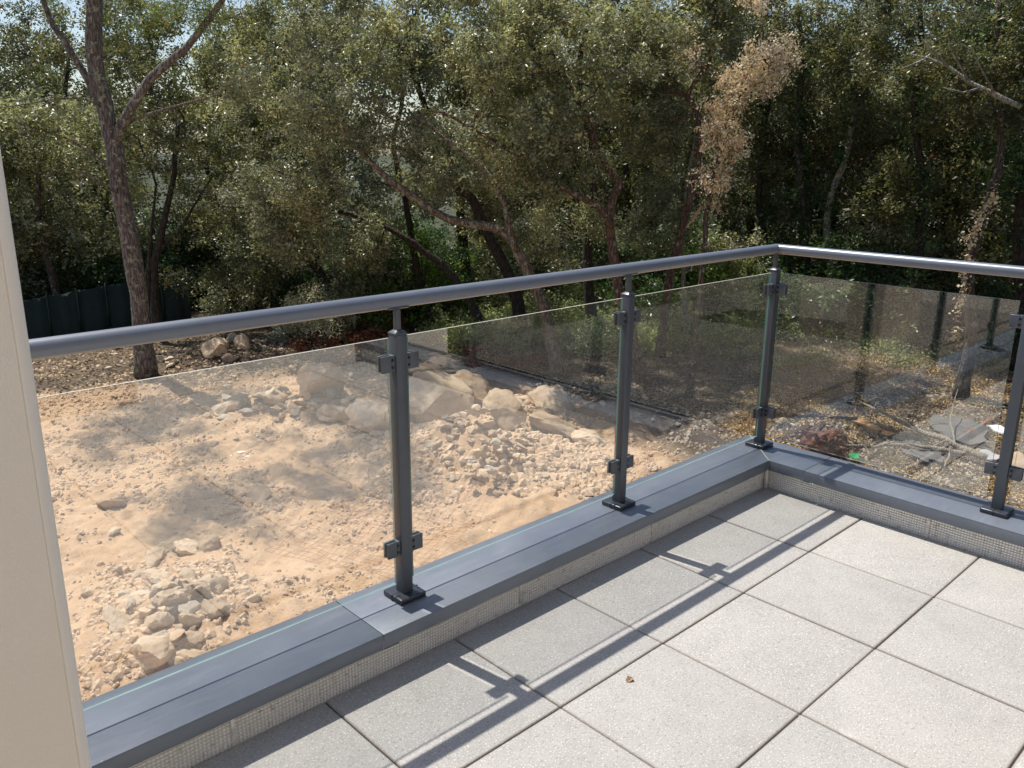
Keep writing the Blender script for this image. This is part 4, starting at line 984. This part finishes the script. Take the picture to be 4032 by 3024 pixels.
# --- house far behind on the right ---------------------------------------
def far_house():
    c = P(2040, 330, 46); x, y = c[0], c[1]
    root = empty('far_house', (x, y, -2.6), math.radians(-28)); tag(root, 'terracotta roofed house glimpsed through the right hand wood', 'house')
    def lk(n, mb, m, par=root): return link(n, mb.mesh(n, m), par)
    wl = simple('pale_wall', (0.62, 0.58, 0.52), (0.68, 0.64, 0.58), .6, .9)
    mb = MB(); mb.box((-4.5, -7, -.6), (4.5, 7, 4.1)); lk('wall', mb, wl)
    mb = MB(); e = 5.0; mb.add([(-e, -7.5, 4.0), (-e, 7.5, 4.0), (0, 7.5, 6.0), (0, -7.5, 6.0), (e, -7.5, 4.0), (e, 7.5, 4.0), (-e, -7.5, 3.85), (-e, 7.5, 3.85), (e, -7.5, 3.85), (e, 7.5, 3.85)],
                 [(0, 1, 2, 3), (3, 2, 5, 4), (6, 0, 3, 4, 8), (7, 9, 5, 2, 1), (0, 6, 7, 1), (4, 5, 9, 8), (6, 8, 9, 7)])
    # rolls of tiles
    for i in range(50):
        yy = -7.4 + i * .302
        mb.tube([(-e, yy, 4.03), (0, yy, 6.03)], .07, 6); mb.tube([(e, yy, 4.03), (0, yy, 6.03)], .07, 6)
    lk('roof', mb, simple('terracotta', (0.52, 0.20, 0.11), (0.62, 0.28, 0.16), 3, .85))
    for yy in (-4, 0, 4):
        mb = MB(); mb.box((-4.56, yy - .6, 1.2), (-4.45, yy + .6, 2.6)); w = lk('window', mb, simple('shutter_blue', (0.20, 0.26, 0.32), rough=.6))
far_house()

# ------------------------------------------------------------------ ROCKS
def rock_mesh(seed, sub=2, cuts=11, name='rock', lo=.42, hi=.76):
    rng = np.random.default_rng(seed); bm = bmesh.new(); bmesh.ops.create_icosphere(bm, subdivisions=sub, radius=1.0)
    sc = rng.uniform(.62, 1.0, 3); sc[rng.integers(3)] = 1.0; sc[2] *= .82
    pl = [(lambda a: a / np.linalg.norm(a))(rng.normal(size=3)) for _ in range(cuts)]; dd = rng.uniform(lo, hi, cuts)
    for v in bm.verts:
        p_ = np.array(v.co)
        for n_, d_ in zip(pl, dd):
            k = p_ @ n_
            if k > d_: p_ = p_ - n_ * (k - d_) * .96
        p_ = p_ * (1 + .08 * mnoise.noise(Vector(p_) * 1.7 + Vector((seed * 3.1, 0, 0))) + .05 * mnoise.noise(Vector(p_) * 4.3 + Vector((0, seed * 2.3, 0))))
        v.co = Vector(p_ * sc)
    me = bpy.data.meshes.new(name); bm.to_mesh(me); bm.free(); me.materials.append(M['rock']); return me
rocks = [rock_mesh(i) for i in range(14)]
for me in rocks: me.polygons.foreach_set('use_smooth', [True] * len(me.polygons)); me.set_sharp_from_angle(angle=math.radians(24))
rocks_g = [m.copy() for m in rocks]
for m in rocks_g: m.materials[0] = M['rock_grey']
big = [rock_mesh(100 + i, 4, 9, lo=.55, hi=.85) for i in range(6)]
for k, me in enumerate(big):
    co = np.array([v.co for v in me.vertices])
    for v in me.vertices:
        q = Vector(v.co) * 2.2 + Vector((k * 7.7, 0, 0))
        v.co = v.co * (1 + .17 * mnoise.fractal(q, .9, 2.1, 5))
    me.polygons.foreach_set('use_smooth', [True] * len(me.polygons)); me.set_sharp_from_angle(angle=math.radians(30))
rk = random.Random(4)
def put_rock(u, v, px, label, group=None, mesh=None, lift=0.0, asp=1.0, name='rock', flat=1.0, grey=False):
    g_ = gz(u, v); dist = np.linalg.norm(g_ - CAM); r = px * 1.8228 * dist / FPX / 2
    me = mesh or rk.choice(rocks_g if grey else rocks)
    o = link(name, me, None, (g_[0], g_[1], g_[2] + r * .22 + lift), (rk.uniform(-.5, .5), rk.uniform(-.5, .5), rk.uniform(0, 6.28)), (r * 1.15 * asp, r * 1.1, r * 1.1 * flat))
    tag(o, label, 'boulder' if name == 'boulder' else 'rock', group); return o
# big boulders and distinct stones
for (u, v, px, lab, mi, asp, fl, nm_) in [
    (930, 895, 190, 'largest pale boulder in the yard, right of the nearest post', 0, 1.15, .85, 'boulder'),
    (1020, 872, 95, 'flat topped orange boulder behind the largest boulder', 1, 1.1, .8, 'boulder'),
    (805, 925, 95, 'pale boulder just left of the nearest post', 2, 1.2, .7, 'boulder'),
    (1120, 872, 62, 'notched small boulder between the two boulder groups', 3, 1.1, .8, 'boulder'),
    (1185, 885, 85, 'flat orange topped boulder at the edge of the shade', 4, 1.3, .55, 'boulder'),
    (1090, 925, 95, 'boulder embedded behind the middle rubble heap', 5, 1.1, .8, 'boulder'),
    (1190, 935, 100, 'long pale boulder right of the middle rubble heap', 0, 1.4, .6, 'boulder'),
    (1270, 955, 55, 'half buried boulder nearest the middle post', 1, 1.2, .6, 'boulder'),
    (690, 850, 110, 'weathered grey boulder at the back of the rubble bank', 2, 1.3, .8, 'boulder'),
    (600, 865, 72, 'upright pale boulder in the back rubble bank', 3, 1., 1., 'boulder'),
    (500, 880, 78, 'brownish boulder at the left of the rubble bank', 4, 1.2, .7, 'boulder'),
    (720, 905, 80, 'round boulder low in the rubble bank', 5, 1., .9, 'boulder'),
    (470, 775, 62, 'standing rock of the far heap, broad base stone', 0, 1., 1.3, 'boulder'),
    (505, 745, 34, 'upper leaning stone of the far heap', 1, .7, 1.5, 'boulder'),
    (525, 752, 36, 'upper right standing stone of the far heap', 2, .7, 1.5, 'boulder'),
    (500, 785, 40, 'rounded lower stone of the far heap', 3, 1., 1., 'boulder'),
    (452, 782, 30, 'small stone at the left of the far heap', 4, .8, 1.2, 'boulder'),
    (330, 1415, 88, 'large split limestone block nearest the coping', 5, 1., .95, 'boulder'),
    (375, 1320, 80, 'tall wedge shaped rock in the near heap', 1, .8, 1.25, 'boulder'),
    (450, 1320, 68, 'grey rock on the right of the near heap', 2, 1., .9, 'boulder'),
    (300, 1300, 64, 'pale block on the left of the near heap', 3, 1.2, .8, 'boulder'),
    (340, 1350, 60, 'narrow upright rock before the wedge shaped rock', 4, .7, 1.3, 'boulder'),
    (400, 1270, 66, 'broad flat rock on top of the near heap', 0, 1.3, .7, 'boulder'),
    (340, 1255, 56, 'pale angular block at the back of the near heap', 5, 1.2, .8, 'boulder'),
    (455, 1275, 62, 'pointed grey rock at the back right of the near heap', 1, .9, 1.1, 'boulder'),
    (405, 1385, 52, 'narrow slab leaning below the near heap', 2, 1.4, .6, 'boulder'),
    (440, 1425, 54, 'flat stone beside the split block', 3, 1.3, .5, 'boulder'),
    (265, 1350, 58, 'low slab at the left foot of the near heap', 4, 1.4, .5, 'boulder'),
    (330, 1215, 44, 'orange limestone slab behind the near heap', 5, 1.5, .6, 'boulder'),
    (368, 1185, 42, 'rounded rock in the row behind the near heap', 0, 1, .9, 'boulder'),
    (410, 1195, 46, 'sunlit rock in the row behind the near heap', 1, 1.2, .9, 'boulder'),
    (455, 1180, 44, 'smooth rock at the end of the row behind the near heap', 2, 1, 1, 'boulder'),
    (240, 1095, 52, 'long tapering rock lying alone in the shade', 3, 1.7, .6, 'boulder'),
    (245, 1150, 28, 'small pale rock left of the long tapering rock', 4, 1, .8, 'boulder'),
    (190, 1280, 30, 'lone brown stone left of the near heap', 5, 1, .8, 'boulder'),
    (550, 1075, 62, 'low rounded rock half sunk in the dirt', 0, 1.5, .5, 'boulder'),
    (2190, 1010, 50, 'pale rock by the right edge post', 1, 1.3, .7, 'boulder'),
    (1640, 1060, 34, 'pale rock at the foot of the right pane', 2, 1.2, .8, 'boulder'),
    (1640, 925, 34, 'reddish flat stone right of the corner post', 3, 1.2, .7, 'boulder'),
    (1690, 918, 28, 'mossy pale stone right of the corner post', 4, 1, .8, 'boulder')]:
    put_rock(u, v, px, lab, None, big[mi], asp=asp, flat=fl, name='boulder', lift=.12 if px > 80 and v > 800 and v < 1000 else 0)
def pile(cu, cv, su, sv, n, p0, p1, label, group, top=0.0, grey=.2):
    for i in range(n):
        a = rk.gauss(0, 1); c = rk.gauss(0, 1)
        put_rock(cu + a * su, cv + c * sv, rk.uniform(p0, p1) * (1 - .08 * abs(a)), label, group, lift=top * max(0, 1 - .5 * (a * a + c * c)), grey=rk.random() < grey, asp=rk.uniform(.75, 1.5), flat=rk.uniform(.5, 1.05))
pile(385, 1320, 55, 50, 52, 20, 50, 'angular limestone chunk in the near heap below the coping', 'loose rocks of the near heap', .15)
pile(1050, 985, 72, 36, 150, 10, 32, 'pale limestone chunk in the middle rubble heap', 'loose rocks of the middle heap', .25)
pile(640, 870, 130, 30, 55, 12, 36, 'stone in the rubble bank left of the nearest post', 'loose rocks of the back rubble bank', .1, .5)
pile(400, 900, 140, 25, 22, 9, 22, 'small stone on the dirt below the left pane top', 'scattered stones in the left shade')
pile(1260, 870, 180, 30, 34, 8, 22, 'stone lying in the dark litter behind the boulders', 'stones in the dark litter', 0, .7)
pile(1600, 930, 130, 35, 20, 8, 20, 'stone among the litter beyond the corner post', 'stones beyond the corner post', 0, .7)
pile(380, 770, 110, 18, 24, 9, 24, 'stone on the forest floor near the pine foot', 'stones near the pine', 0, .6)
pile(640, 1230, 260, 90, 26, 7, 18, 'lone stone scattered on the sunlit dirt', 'scattered stones on the open dirt')

def gravel(us, n, smin, smax, seed, label, mat='gravel', dirt=None, power=3.0):
    rng = np.random.default_rng(seed); q = [G(*w)[:2] for w in us]; s, t = rng.random(n), rng.random(n)
    xy = ((1 - s) * (1 - t))[:, None] * q[0] + (s * (1 - t))[:, None] * q[1] + (s * t)[:, None] * q[2] + ((1 - s) * t)[:, None] * q[3]
    keep = (fbm(xy[:, 0], xy[:, 1], .7, 3) + .5 * rng.random(n) ** 2) > .06
    if dirt is not None: keep &= dirtmask(xy[:, 0], xy[:, 1]) > dirt
    xy = xy[keep]; n = len(xy); z = hz(xy[:, 0], xy[:, 1])
    sz = smin + (smax - smin) * rng.random(n) ** power
    base = np.array([(1, 0, -.3), (.3, .95, -.3), (-.8, .6, -.3), (-.8, -.6, -.3), (.3, -.95, -.3), (.5, .35, .6), (-.45, .4, .65), (-.1, -.55, .6)])
    f0 = np.array([(0, 1, 5), (1, 6, 5), (1, 2, 6), (2, 3, 6), (3, 7, 6), (3, 4, 7), (4, 0, 7), (0, 5, 7), (5, 6, 7)])
    v = base[None] * sz[:, None, None] * rng.uniform(.6, 1.15, (n, 8, 3)); a = rng.random(n) * 6.283; ca, sa = np.cos(a)[:, None], np.sin(a)[:, None]
    x, y = v[..., 0] * ca - v[..., 1] * sa, v[..., 0] * sa + v[..., 1] * ca
    V = np.stack([x + xy[:, 0:1], y + xy[:, 1:2], v[..., 2] * .8 + z[:, None] + sz[:, None] * .15], -1).reshape(-1, 3)
    F = (f0[None] + (np.arange(n) * 8)[:, None, None]).reshape(-1, 3)
    o = link('gravel', mesh_np('gravel', V, F, M[mat])); tag(o, label, 'gravel', kind='stuff')
M['gravel'] = simple('dusty_gravel', (0.49, 0.335, 0.205), (0.68, 0.52, 0.36), 14, .95, bd=.01, bs=60)
gravel([(60, 850), (1330, 880), (1560, 1080), (40, 1130)], 26000, .008, .06, 201, 'loose pale gravel on the far half of the bare yard', dirt=.3)
gravel([(40, 1100), (1450, 980), (1100, 1300), (40, 1560)], 34000, .005, .05, 202, 'loose pale gravel on the near half of the bare yard', dirt=.2, power=6)
gravel([(820, 900), (1250, 890), (1330, 1080), (780, 1090)], 12000, .012, .11, 203, 'small rubble around the middle heap', power=6.0)
gravel([(230, 1180), (520, 1170), (560, 1440), (180, 1500)], 7000, .008, .08, 204, 'small rubble around the near heap', power=6.0)
gravel([(60, 760), (880, 730), (880, 860), (60, 880)], 7000, .01, .07, 205, 'small stones on the floor around the pine')
gravel([(1150, 830), (2250, 830), (2250, 1100), (1250, 960)], 8000, .01, .06, 206, 'small stones among the forest litter', 'rock_grey')

# white plaster scraps
wm = simple('white_plaster', (0.72, 0.72, 0.72), (0.80, 0.80, 0.80), 5, .8)
sc_me = rocks[3].copy(); sc_me.materials[0] = wm
for u, v, px in [(520, 978, 22), (535, 985, 14), (555, 942, 16), (500, 985, 12), (412, 925, 14), (440, 920, 10), (667, 932, 12), (655, 868, 8), (560, 950, 8), (545, 965, 8)]:
    g_ = gz(u, v); r = px * 1.8228 * np.linalg.norm(g_ - CAM) / FPX / 2
    o = link('plaster_scrap', sc_me, None, g_ + [0, 0, r * .1], (0, 0, rk.uniform(0, 6)), (r * 1.2, r, r * .35)); tag(o, 'bright white plaster scrap on the shaded dirt', 'scrap', 'white plaster scraps')

# rusty reinforcement mesh lying on the dirt
def wiremesh():
    c = gz(870, 1120); R0 = math.radians(22); mb = MB(); h = 1.55; st = .10
    def W_(a, b_): 
        x = c[0] + a * math.cos(R0) - b_ * math.sin(R0); y = c[1] + a * math.sin(R0) + b_ * math.cos(R0)
        return (x, y, float(hz(x, y)) + .035 + .02 * math.sin(a * 5) * math.cos(b_ * 4))
    k = -h
    while k <= h:
        l = [W_(k + .01 * math.sin(t * 3), t) for t in np.linspace(-1.0, 1.0, 12)]; mb.tube(l, .0017, 4, caps=False)
        k += st
    k = -1.0
    while k <= 1.0:
        l = [W_(t, k + .01 * math.sin(t * 4)) for t in np.linspace(-h, h, 16)]; mb.tube(l, .0017, 4, caps=False); k += st
    o = link('wire_mesh', mb.mesh('wire_mesh', simple('rusty_wire', (0.25, 0.10, 0.045), (0.36, 0.17, 0.08), 20, .8), smooth=True)); tag(o, 'rusty reinforcement wire mesh lying flat on the dirt', 'wire mesh')
wiremesh()

# ------------------------------------------------------------------ debris on the right
def branch(pts, r0, r1, label, mat, twigs=6, seed=0, name='fallen_branch', lift=.05, group=None):
    rng = random.Random(seed); w = []
    for i, q in enumerate(pts):
        g_ = gz(q[0], q[1]); w.append(Vector(g_) + Vector((0, 0, lift + (q[2] if len(q) > 2 else 0))))
    mb = MB(); n = len(w); fine = []
    for i in range(n - 1):
        for k in range(4): fine.append(w[i].lerp(w[i + 1], k / 4) + Vector((rng.gauss(0, .012), rng.gauss(0, .012), rng.gauss(0, .012))))
    fine.append(w[-1]); m_ = len(fine)
    mb.tube(fine, [r0 + (r1 - r0) * i / (m_ - 1) for i in range(m_)], 7, jit=.12, seed=seed)
    for t in range(twigs):
        i = rng.randrange(2, m_ - 1); a = fine[i]; d = Vector((rng.gauss(0, 1), rng.gauss(0, 1), abs(rng.gauss(.3, .5)))).normalized(); L_ = rng.uniform(.25, .8)
        c1 = a + d * L_ * .5 + Vector((0, 0, rng.uniform(-.05, .1))); c2 = a + d * L_ + Vector((rng.gauss(0, .08), rng.gauss(0, .08), rng.uniform(-.1, .1)))
        rr_ = (r0 + (r1 - r0) * i / m_) * .4; mb.tube([a, c1, c2], [rr_, rr_ * .7, rr_ * .3], 5)
    o = link(name, mb.mesh(name, M[mat], smooth=True)); tag(o, label, 'branch', group)
M['bark_grey'] = mat_bark('weathered_branch', (0.24, 0.20, 0.15), (0.50, 0.44, 0.35), 0.2, 2.0)
branch([(2130, 1010, .1), (2060, 985, .15), (1980, 960, .2), (1900, 925, .25), (1850, 890, .2)], .06, .016, 'longest grey dead branch below the right pane', 'bark_grey', 9, 1)
branch([(2100, 1000, .1), (2010, 985, .1), (1930, 978, .1), (1840, 985, .1), (1760, 975, .1)], .045, .014, 'low grey branch crossing under the longest one', 'bark_grey', 7, 2)
branch([(2060, 985, .1), (2045, 940, .3), (2060, 900, .5)], .018, .006, 'thin upright forked twig near the grey branches', 'bark_grey', 3, 3)
branch([(2040, 1020, .02), (2050, 985, .1), (2035, 960, .1)], .016, .008, 'short pale twig standing before the grey branches', 'bark_grey', 1, 4)
branch([(1710, 905, .03), (1790, 912, .03), (1850, 912, .03)], .03, .03, 'thin stripped orange pole lying on the leaf chips', 'bark_red', 0, 5)
branch([(1900, 905), (1840, 885), (1760, 870), (1700, 862)], .02, .006, 'thin dark twig lying in the shadowed litter', 'bark_oak', 4, 6)
branch([(2200, 885), (2140, 878), (2070, 868)], .025, .008, 'dark branch lying at the foot of the crooked trunk', 'bark_dark', 3, 7)
wood = simple('fresh_orange_wood', (0.50, 0.27, 0.11), (0.62, 0.38, 0.18), 6, .8, bd=.01, bs=20)
redw = simple('red_brown_root', (0.13, 0.062, 0.038), (0.25, 0.115, 0.07), 7, .9, bd=.03, bs=16)
def prism(u0, v0, u1, v1, w, h, mat, name, label, cat, lift=.03, sides=0, group=None):
    a = Vector(gz(u0, v0)); c = Vector(gz(u1, v1)); a.z += lift; c.z += lift; mb = MB()
    if sides: mb.tube([a, a.lerp(c, .5), c], [w, w * 1.05, w * .95], sides, jit=.06)
    else:
        d = (c - a).normalized(); s = Vector((-d.y, d.x, 0)) * w / 2; n_ = 6; v = []
        for i in range(n_ + 1):
            q = a.lerp(c, i / n_); ww = s * (1 - .25 * abs(i / n_ - .4)); bz = .02 * math.sin(i * 1.3)
            v += [q - ww + Vector((0, 0, bz)), q + ww + Vector((0, 0, bz + .01)), q + ww + Vector((0, 0, h + bz + .01)), q - ww + Vector((0, 0, h + bz))]
        f = []
        for i in range(n_):
            for k in range(4): f.append((4 * i + k, 4 * i + (k + 1) % 4, 4 * i + 4 + (k + 1) % 4, 4 * i + 4 + k))
        f += [(3, 2, 1, 0), tuple(4 * n_ + k for k in range(4))]; mb.add(v, f)
    o = link(name, mb.mesh(name, mat, auto=40)); tag(o, label, cat, group)
prism(1850, 915, 1928, 948, .20, .03, wood, 'bark_slab', 'bright orange bark slab in the middle of the debris', 'bark slab')
prism(1790, 940, 1822, 950, .13, 0, M['bark_red'], 'cut_log', 'short cut log with orange end face beside the root ball', 'log', .10, 12)
prism(1745, 935, 1775, 925, .07, 0, M['bark_red'], 'cut_log', 'stubby cut log just behind the root ball', 'log', .2, 10)
prism(1480, 1190 - 260, 1640, 975, .3, .02, M['bark_red'], 'bark_slab', 'long dark bark strip in the litter beside the corner post', 'bark slab') if False else None
prism(2110, 985, 2160, 1000, .35, .04, simple('grey_board', (0.30, 0.30, 0.31), (0.40, 0.40, 0.41), 3, .8), 'board', 'grey board lying by the right edge post', 'board')
prism(2140, 925, 2180, 945, .22, .03, simple('white_board', (0.70, 0.71, 0.74), (0.76, 0.77, 0.80), 3, .6), 'board', 'white board scrap by the right edge post', 'board')
prism(2085, 950, 2140, 912, .035, .02, simple('rust_strip', (0.28, 0.10, 0.06), (0.36, 0.15, 0.09), 6, .8), 'metal_strip', 'rust red strip lying across the grey sheet', 'strip', .09)
# root ball
def rootball():
    b_ = gz(1778, 985); me = rock_mesh(301, 4, 8, 'stump'); me.materials[0] = redw
    root = empty('tree_stump', b_); tag(root, 'red brown uprooted stump with torn roots beyond the coping', 'stump')
    for v in me.vertices: v.co *= 1 + .45 * mnoise.fractal(Vector(v.co) * 2.6, .8, 2.1, 5)
    link('stump_body', me, root, (0, 0, .16), (.3, .2, 1), (.46, .34, .44)); rng = random.Random(5)
    for i in range(7):
        a = rng.uniform(0, 6.28); d = Vector((math.cos(a), math.sin(a), rng.uniform(.1, .9))).normalized(); p0 = Vector((0, 0, .14)) + d * .2
        mb = MB(); L_ = rng.uniform(.15, .32); mb.tube([p0, p0 + d * L_ * .6 + Vector((rng.gauss(0, .04), rng.gauss(0, .04), .03)), p0 + d * L_ + Vector((rng.gauss(0, .08), rng.gauss(0, .08), -.03))], [.045, .028, .010], 6, jit=.2, seed=i)
        link('root', mb.mesh('root', M['bark_red'], smooth=True), root)
rootball()
# crumpled sheets
def sheet(u, v, sx, sy, rz, mat, name, label, seed, amp=.08, lift=.05):
    b_ = gz(u, v); n = 16; V = []; F = []
    for i in range(n + 1):
        for j in range(n + 1):
            x = (i / n - .5) * sx * (1 + .15 * math.sin(j * .7 + seed)); y = (j / n - .5) * sy * (1 + .2 * math.sin(i * .5 + seed))
            V.append((x, y, lift + amp * (mnoise.noise(Vector((x * 3.5, y * 3.5, seed))) + .4 * mnoise.noise(Vector((x * 9, y * 9, seed))))))
    for i in range(n):
        for j in range(n): a = i * (n + 1) + j; F.append((a, a + n + 1, a + n + 2, a + 1))
    k = len(V); V += [(x, y, z - .006) for x, y, z in V]; F += [tuple(reversed([q + k for q in f])) for f in F[:]]
    mb = MB(); mb.add(V, F); o = link(name, mb.mesh(name, mat, smooth=True), None, b_, (0, 0, rz)); tag(o, label, name.replace('_', ' '))
blk = simple('black_plastic', (0.018, 0.018, 0.022), (0.03, 0.03, 0.035), 4, .28)
gry = simple('grey_felt', (0.10, 0.097, 0.095), (0.14, 0.135, 0.13), 3, .75)
sheet(1815, 858, .9, .45, .3, blk, 'plastic_sheet', 'crumpled black plastic sheet on the sunlit leaves', 1, .14)
sheet(1790, 838, .5, .3, 1.2, blk, 'plastic_sheet', 'smaller black plastic scrap behind the crumpled sheet', 2, .1)
sheet(2070, 940, 1.5, .8, .5, gry, 'tarpaulin', 'grey felt tarpaulin beyond the dead branches', 3, .05, .12)
sheet(1985, 985, .9, .5, .9, gry, 'tarpaulin', 'small grey felt piece under the low branch', 4, .04, .10)
sheet(1843, 1001, .22, .14, .3, simple('green_plastic', (0.02, 0.30, 0.09), (0.03, 0.38, 0.12), 4, .3), 'plastic_bag', 'bright green plastic bag just beyond the coping', 5, .05, .12)
# twigs lying about
rng = np.random.default_rng(55); mb = MB()
for i in range(420):
    g_ = G(rng.uniform(1000, 2250), rng.uniform(800, 1060)); 
    if g_[0] < 1.2 or float(dirtmask(g_[0], g_[1])) > .7: continue
    a = rng.uniform(0, 6.28); l = rng.uniform(.12, .55); z = float(hz(g_[0], g_[1])) + .02; x, y = g_[0], g_[1]
    mb.tube([(x, y, z), (x + math.cos(a) * l * .5 + rng.normal() * .03, y + math.sin(a) * l * .5, z + .04), (x + math.cos(a) * l, y + math.sin(a) * l, z + rng.uniform(-.01, .08))], [.006, .005, .002], 3, caps=False)
o = link('twigs', mb.mesh('twigs', M['bark_grey'], smooth=True)); tag(o, 'thin twigs strewn over the forest litter', 'twigs', kind='stuff')
# dry twiggy weed
rng = np.random.default_rng(5); mb = MB(); b_ = gz(1925, 1000)
for i in range(70):
    a = rng.uniform(0, 6.28); e = rng.uniform(.2, 1.2); d = np.array([math.cos(a) * math.cos(e), math.sin(a) * math.cos(e), math.sin(e)]); l = rng.uniform(.2, .5)
    mb.tube([(0, 0, 0), tuple(d * l * .5 + rng.normal(size=3) * .02), tuple(d * l + rng.normal(size=3) * .05)], [.004, .003, .0015], 3, caps=False)
o = link('dry_weed', mb.mesh('dry_weed', simple('dry_straw', (0.36, 0.29, 0.20), (0.5, 0.42, 0.30), 9, .9)), None, b_); tag(o, 'tangled dry weed before the grey branches', 'dry plant')
